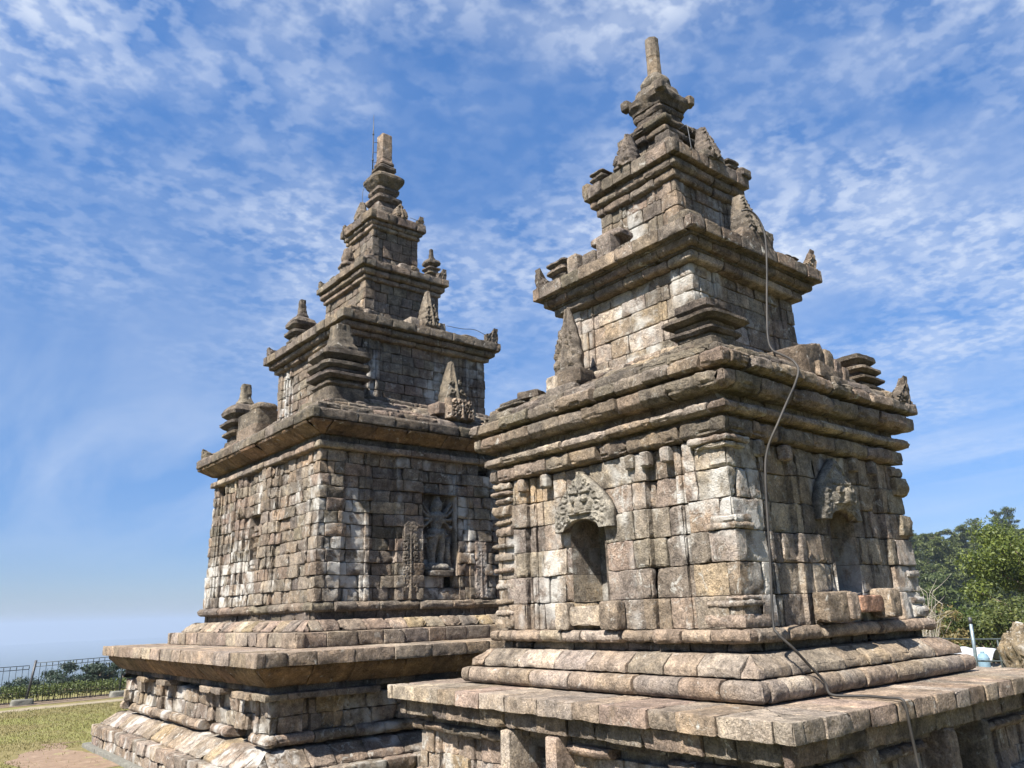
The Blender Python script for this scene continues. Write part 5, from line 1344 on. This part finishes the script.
# =================================================================== things at the right behind the platform
e = empty('metal_pole', (12.0, 1.95, GZ), 0, 'slender grey galvanised pole with a dark cap leaning behind the platform', 'pole')
mb = MB(); tube(mb, [(.0, .08, 0), (0, 0, 1.0), (0, -.02, 1.60)], .036, 12); mb.build('shaft', M_POLE, e)
mb = MB(); tube(mb, [(0, -.02, 1.58), (0, -.024, 1.72)], .040, 12); mb.build('cap', M_DARKMETAL, e)
e = empty('green_railing', (12.6, 2.0, GZ), 0, 'faded green metal railing behind the grey pole', 'railing')
mb = MB()
for z in (1.22, .75): tube(mb, [(.3, 2.2, z), (0, .1, z), (-.3, -2.4, z+.05)], .018, 8)
mb.build('rail', M_FENCE, e)
for y_ in (2.1, .9, -.35, -1.5):
    mb = MB(); tube(mb, [(.3*y_/2.2, y_, 0), (.3*y_/2.2, y_, 1.24)], .022, 8); mb.build('post', M_FENCE, e)
# boulder
mb = MB(); rock(mb, (0, 0, .45), (2.3, 2.3, 2.5), 3.3, .34, (.17, .135, .09), 90, .4, 3.0)
mb.V[-1] = mb.V[-1]+(.11*fbm(mb.V[-1], 4, 5, 3))[:, None]*np.array([1, 1, 1])
tag(mb.build('mossy_boulder', M_WALL, None, loc=(12.1, .28, GZ)), 'big rough brown boulder behind the platform at the right edge', 'boulder')
# white sheet over a low frame
mb = MB(); nu, nv = 40, 24; u, v = np.meshgrid(np.linspace(-.75, .75, nu), np.linspace(0, 1, nv), indexing='ij')
zz = .62-.5*np.abs(v-.5)**1.5*1.4+.04*fbm(np.stack([u.ravel()*3, v.ravel()*3, u.ravel()*0], 1), 1.5, 3, 2).reshape(u.shape)-.18*np.clip(np.abs(u)-.5, 0, 1)
mb.add(np.stack([(v-.5)*.8, u, zz], 2).reshape(-1, 3), grid_quads(nu, nv)); o = mb.build('white_sheet', M_WHITE, None, loc=(14.0, 3.0, GZ+.35)); tag(o, 'crumpled white sheet spread behind the railing', 'sheet')
sm = o.modifiers.new('thick', 'SOLIDIFY'); sm.thickness = .02
mb = MB(); block(mb, (0, 0, .2), (1.0, 1.5, .8), 0, 'wall', amp=.03); tag(mb.build('stone_block', M_WALL, None, loc=(14.0, 3.0, GZ)), 'low stone block under the crumpled white sheet', 'stone')
mb = MB(); lathe(mb, [(.11, 0), (.13, .1), (.13, .36), (.09, .44), (.045, .46), (.045, .50)], (0, 0), 2, 32, .05, .002, (.3, .5, .6)); tag(mb.build('blue_drum', M_BLUE, None, loc=(13.6, 2.42, GZ+.40)), 'small pale blue drum standing behind the grey pole', 'drum')
mb = MB(); block(mb, (0, 0, .24), (.7, .6, .52), .2, 'wall', amp=.04); tag(mb.build('stone_block', M_WALL, None, loc=(13.6, 2.42, GZ-.1)), 'squared stone block carrying the blue drum', 'stone')

# =================================================================== air
m = bpy.data.materials.new('air'); m.use_nodes = True; nt = m.node_tree; nt.nodes.clear()
out = nt.nodes.new('ShaderNodeOutputMaterial'); pv = nt.nodes.new('ShaderNodeVolumePrincipled')
pv.inputs['Color'].default_value = (.42, .51, .66, 1); pv.inputs['Density'].default_value = HAZE; pv.inputs['Anisotropy'].default_value = .1
nt.links.new(pv.outputs[0], out.inputs['Volume'])
mb = MB(); box(mb, (0, 0, -85), (19600, 19600, 250), (1, 1, 1)); tag(mb.build('haze', m, smooth=False), kind='stuff')
scn.cycles.volume_bounces = 1
scn.cycles.use_adaptive_sampling = True; scn.cycles.adaptive_threshold = 0.015
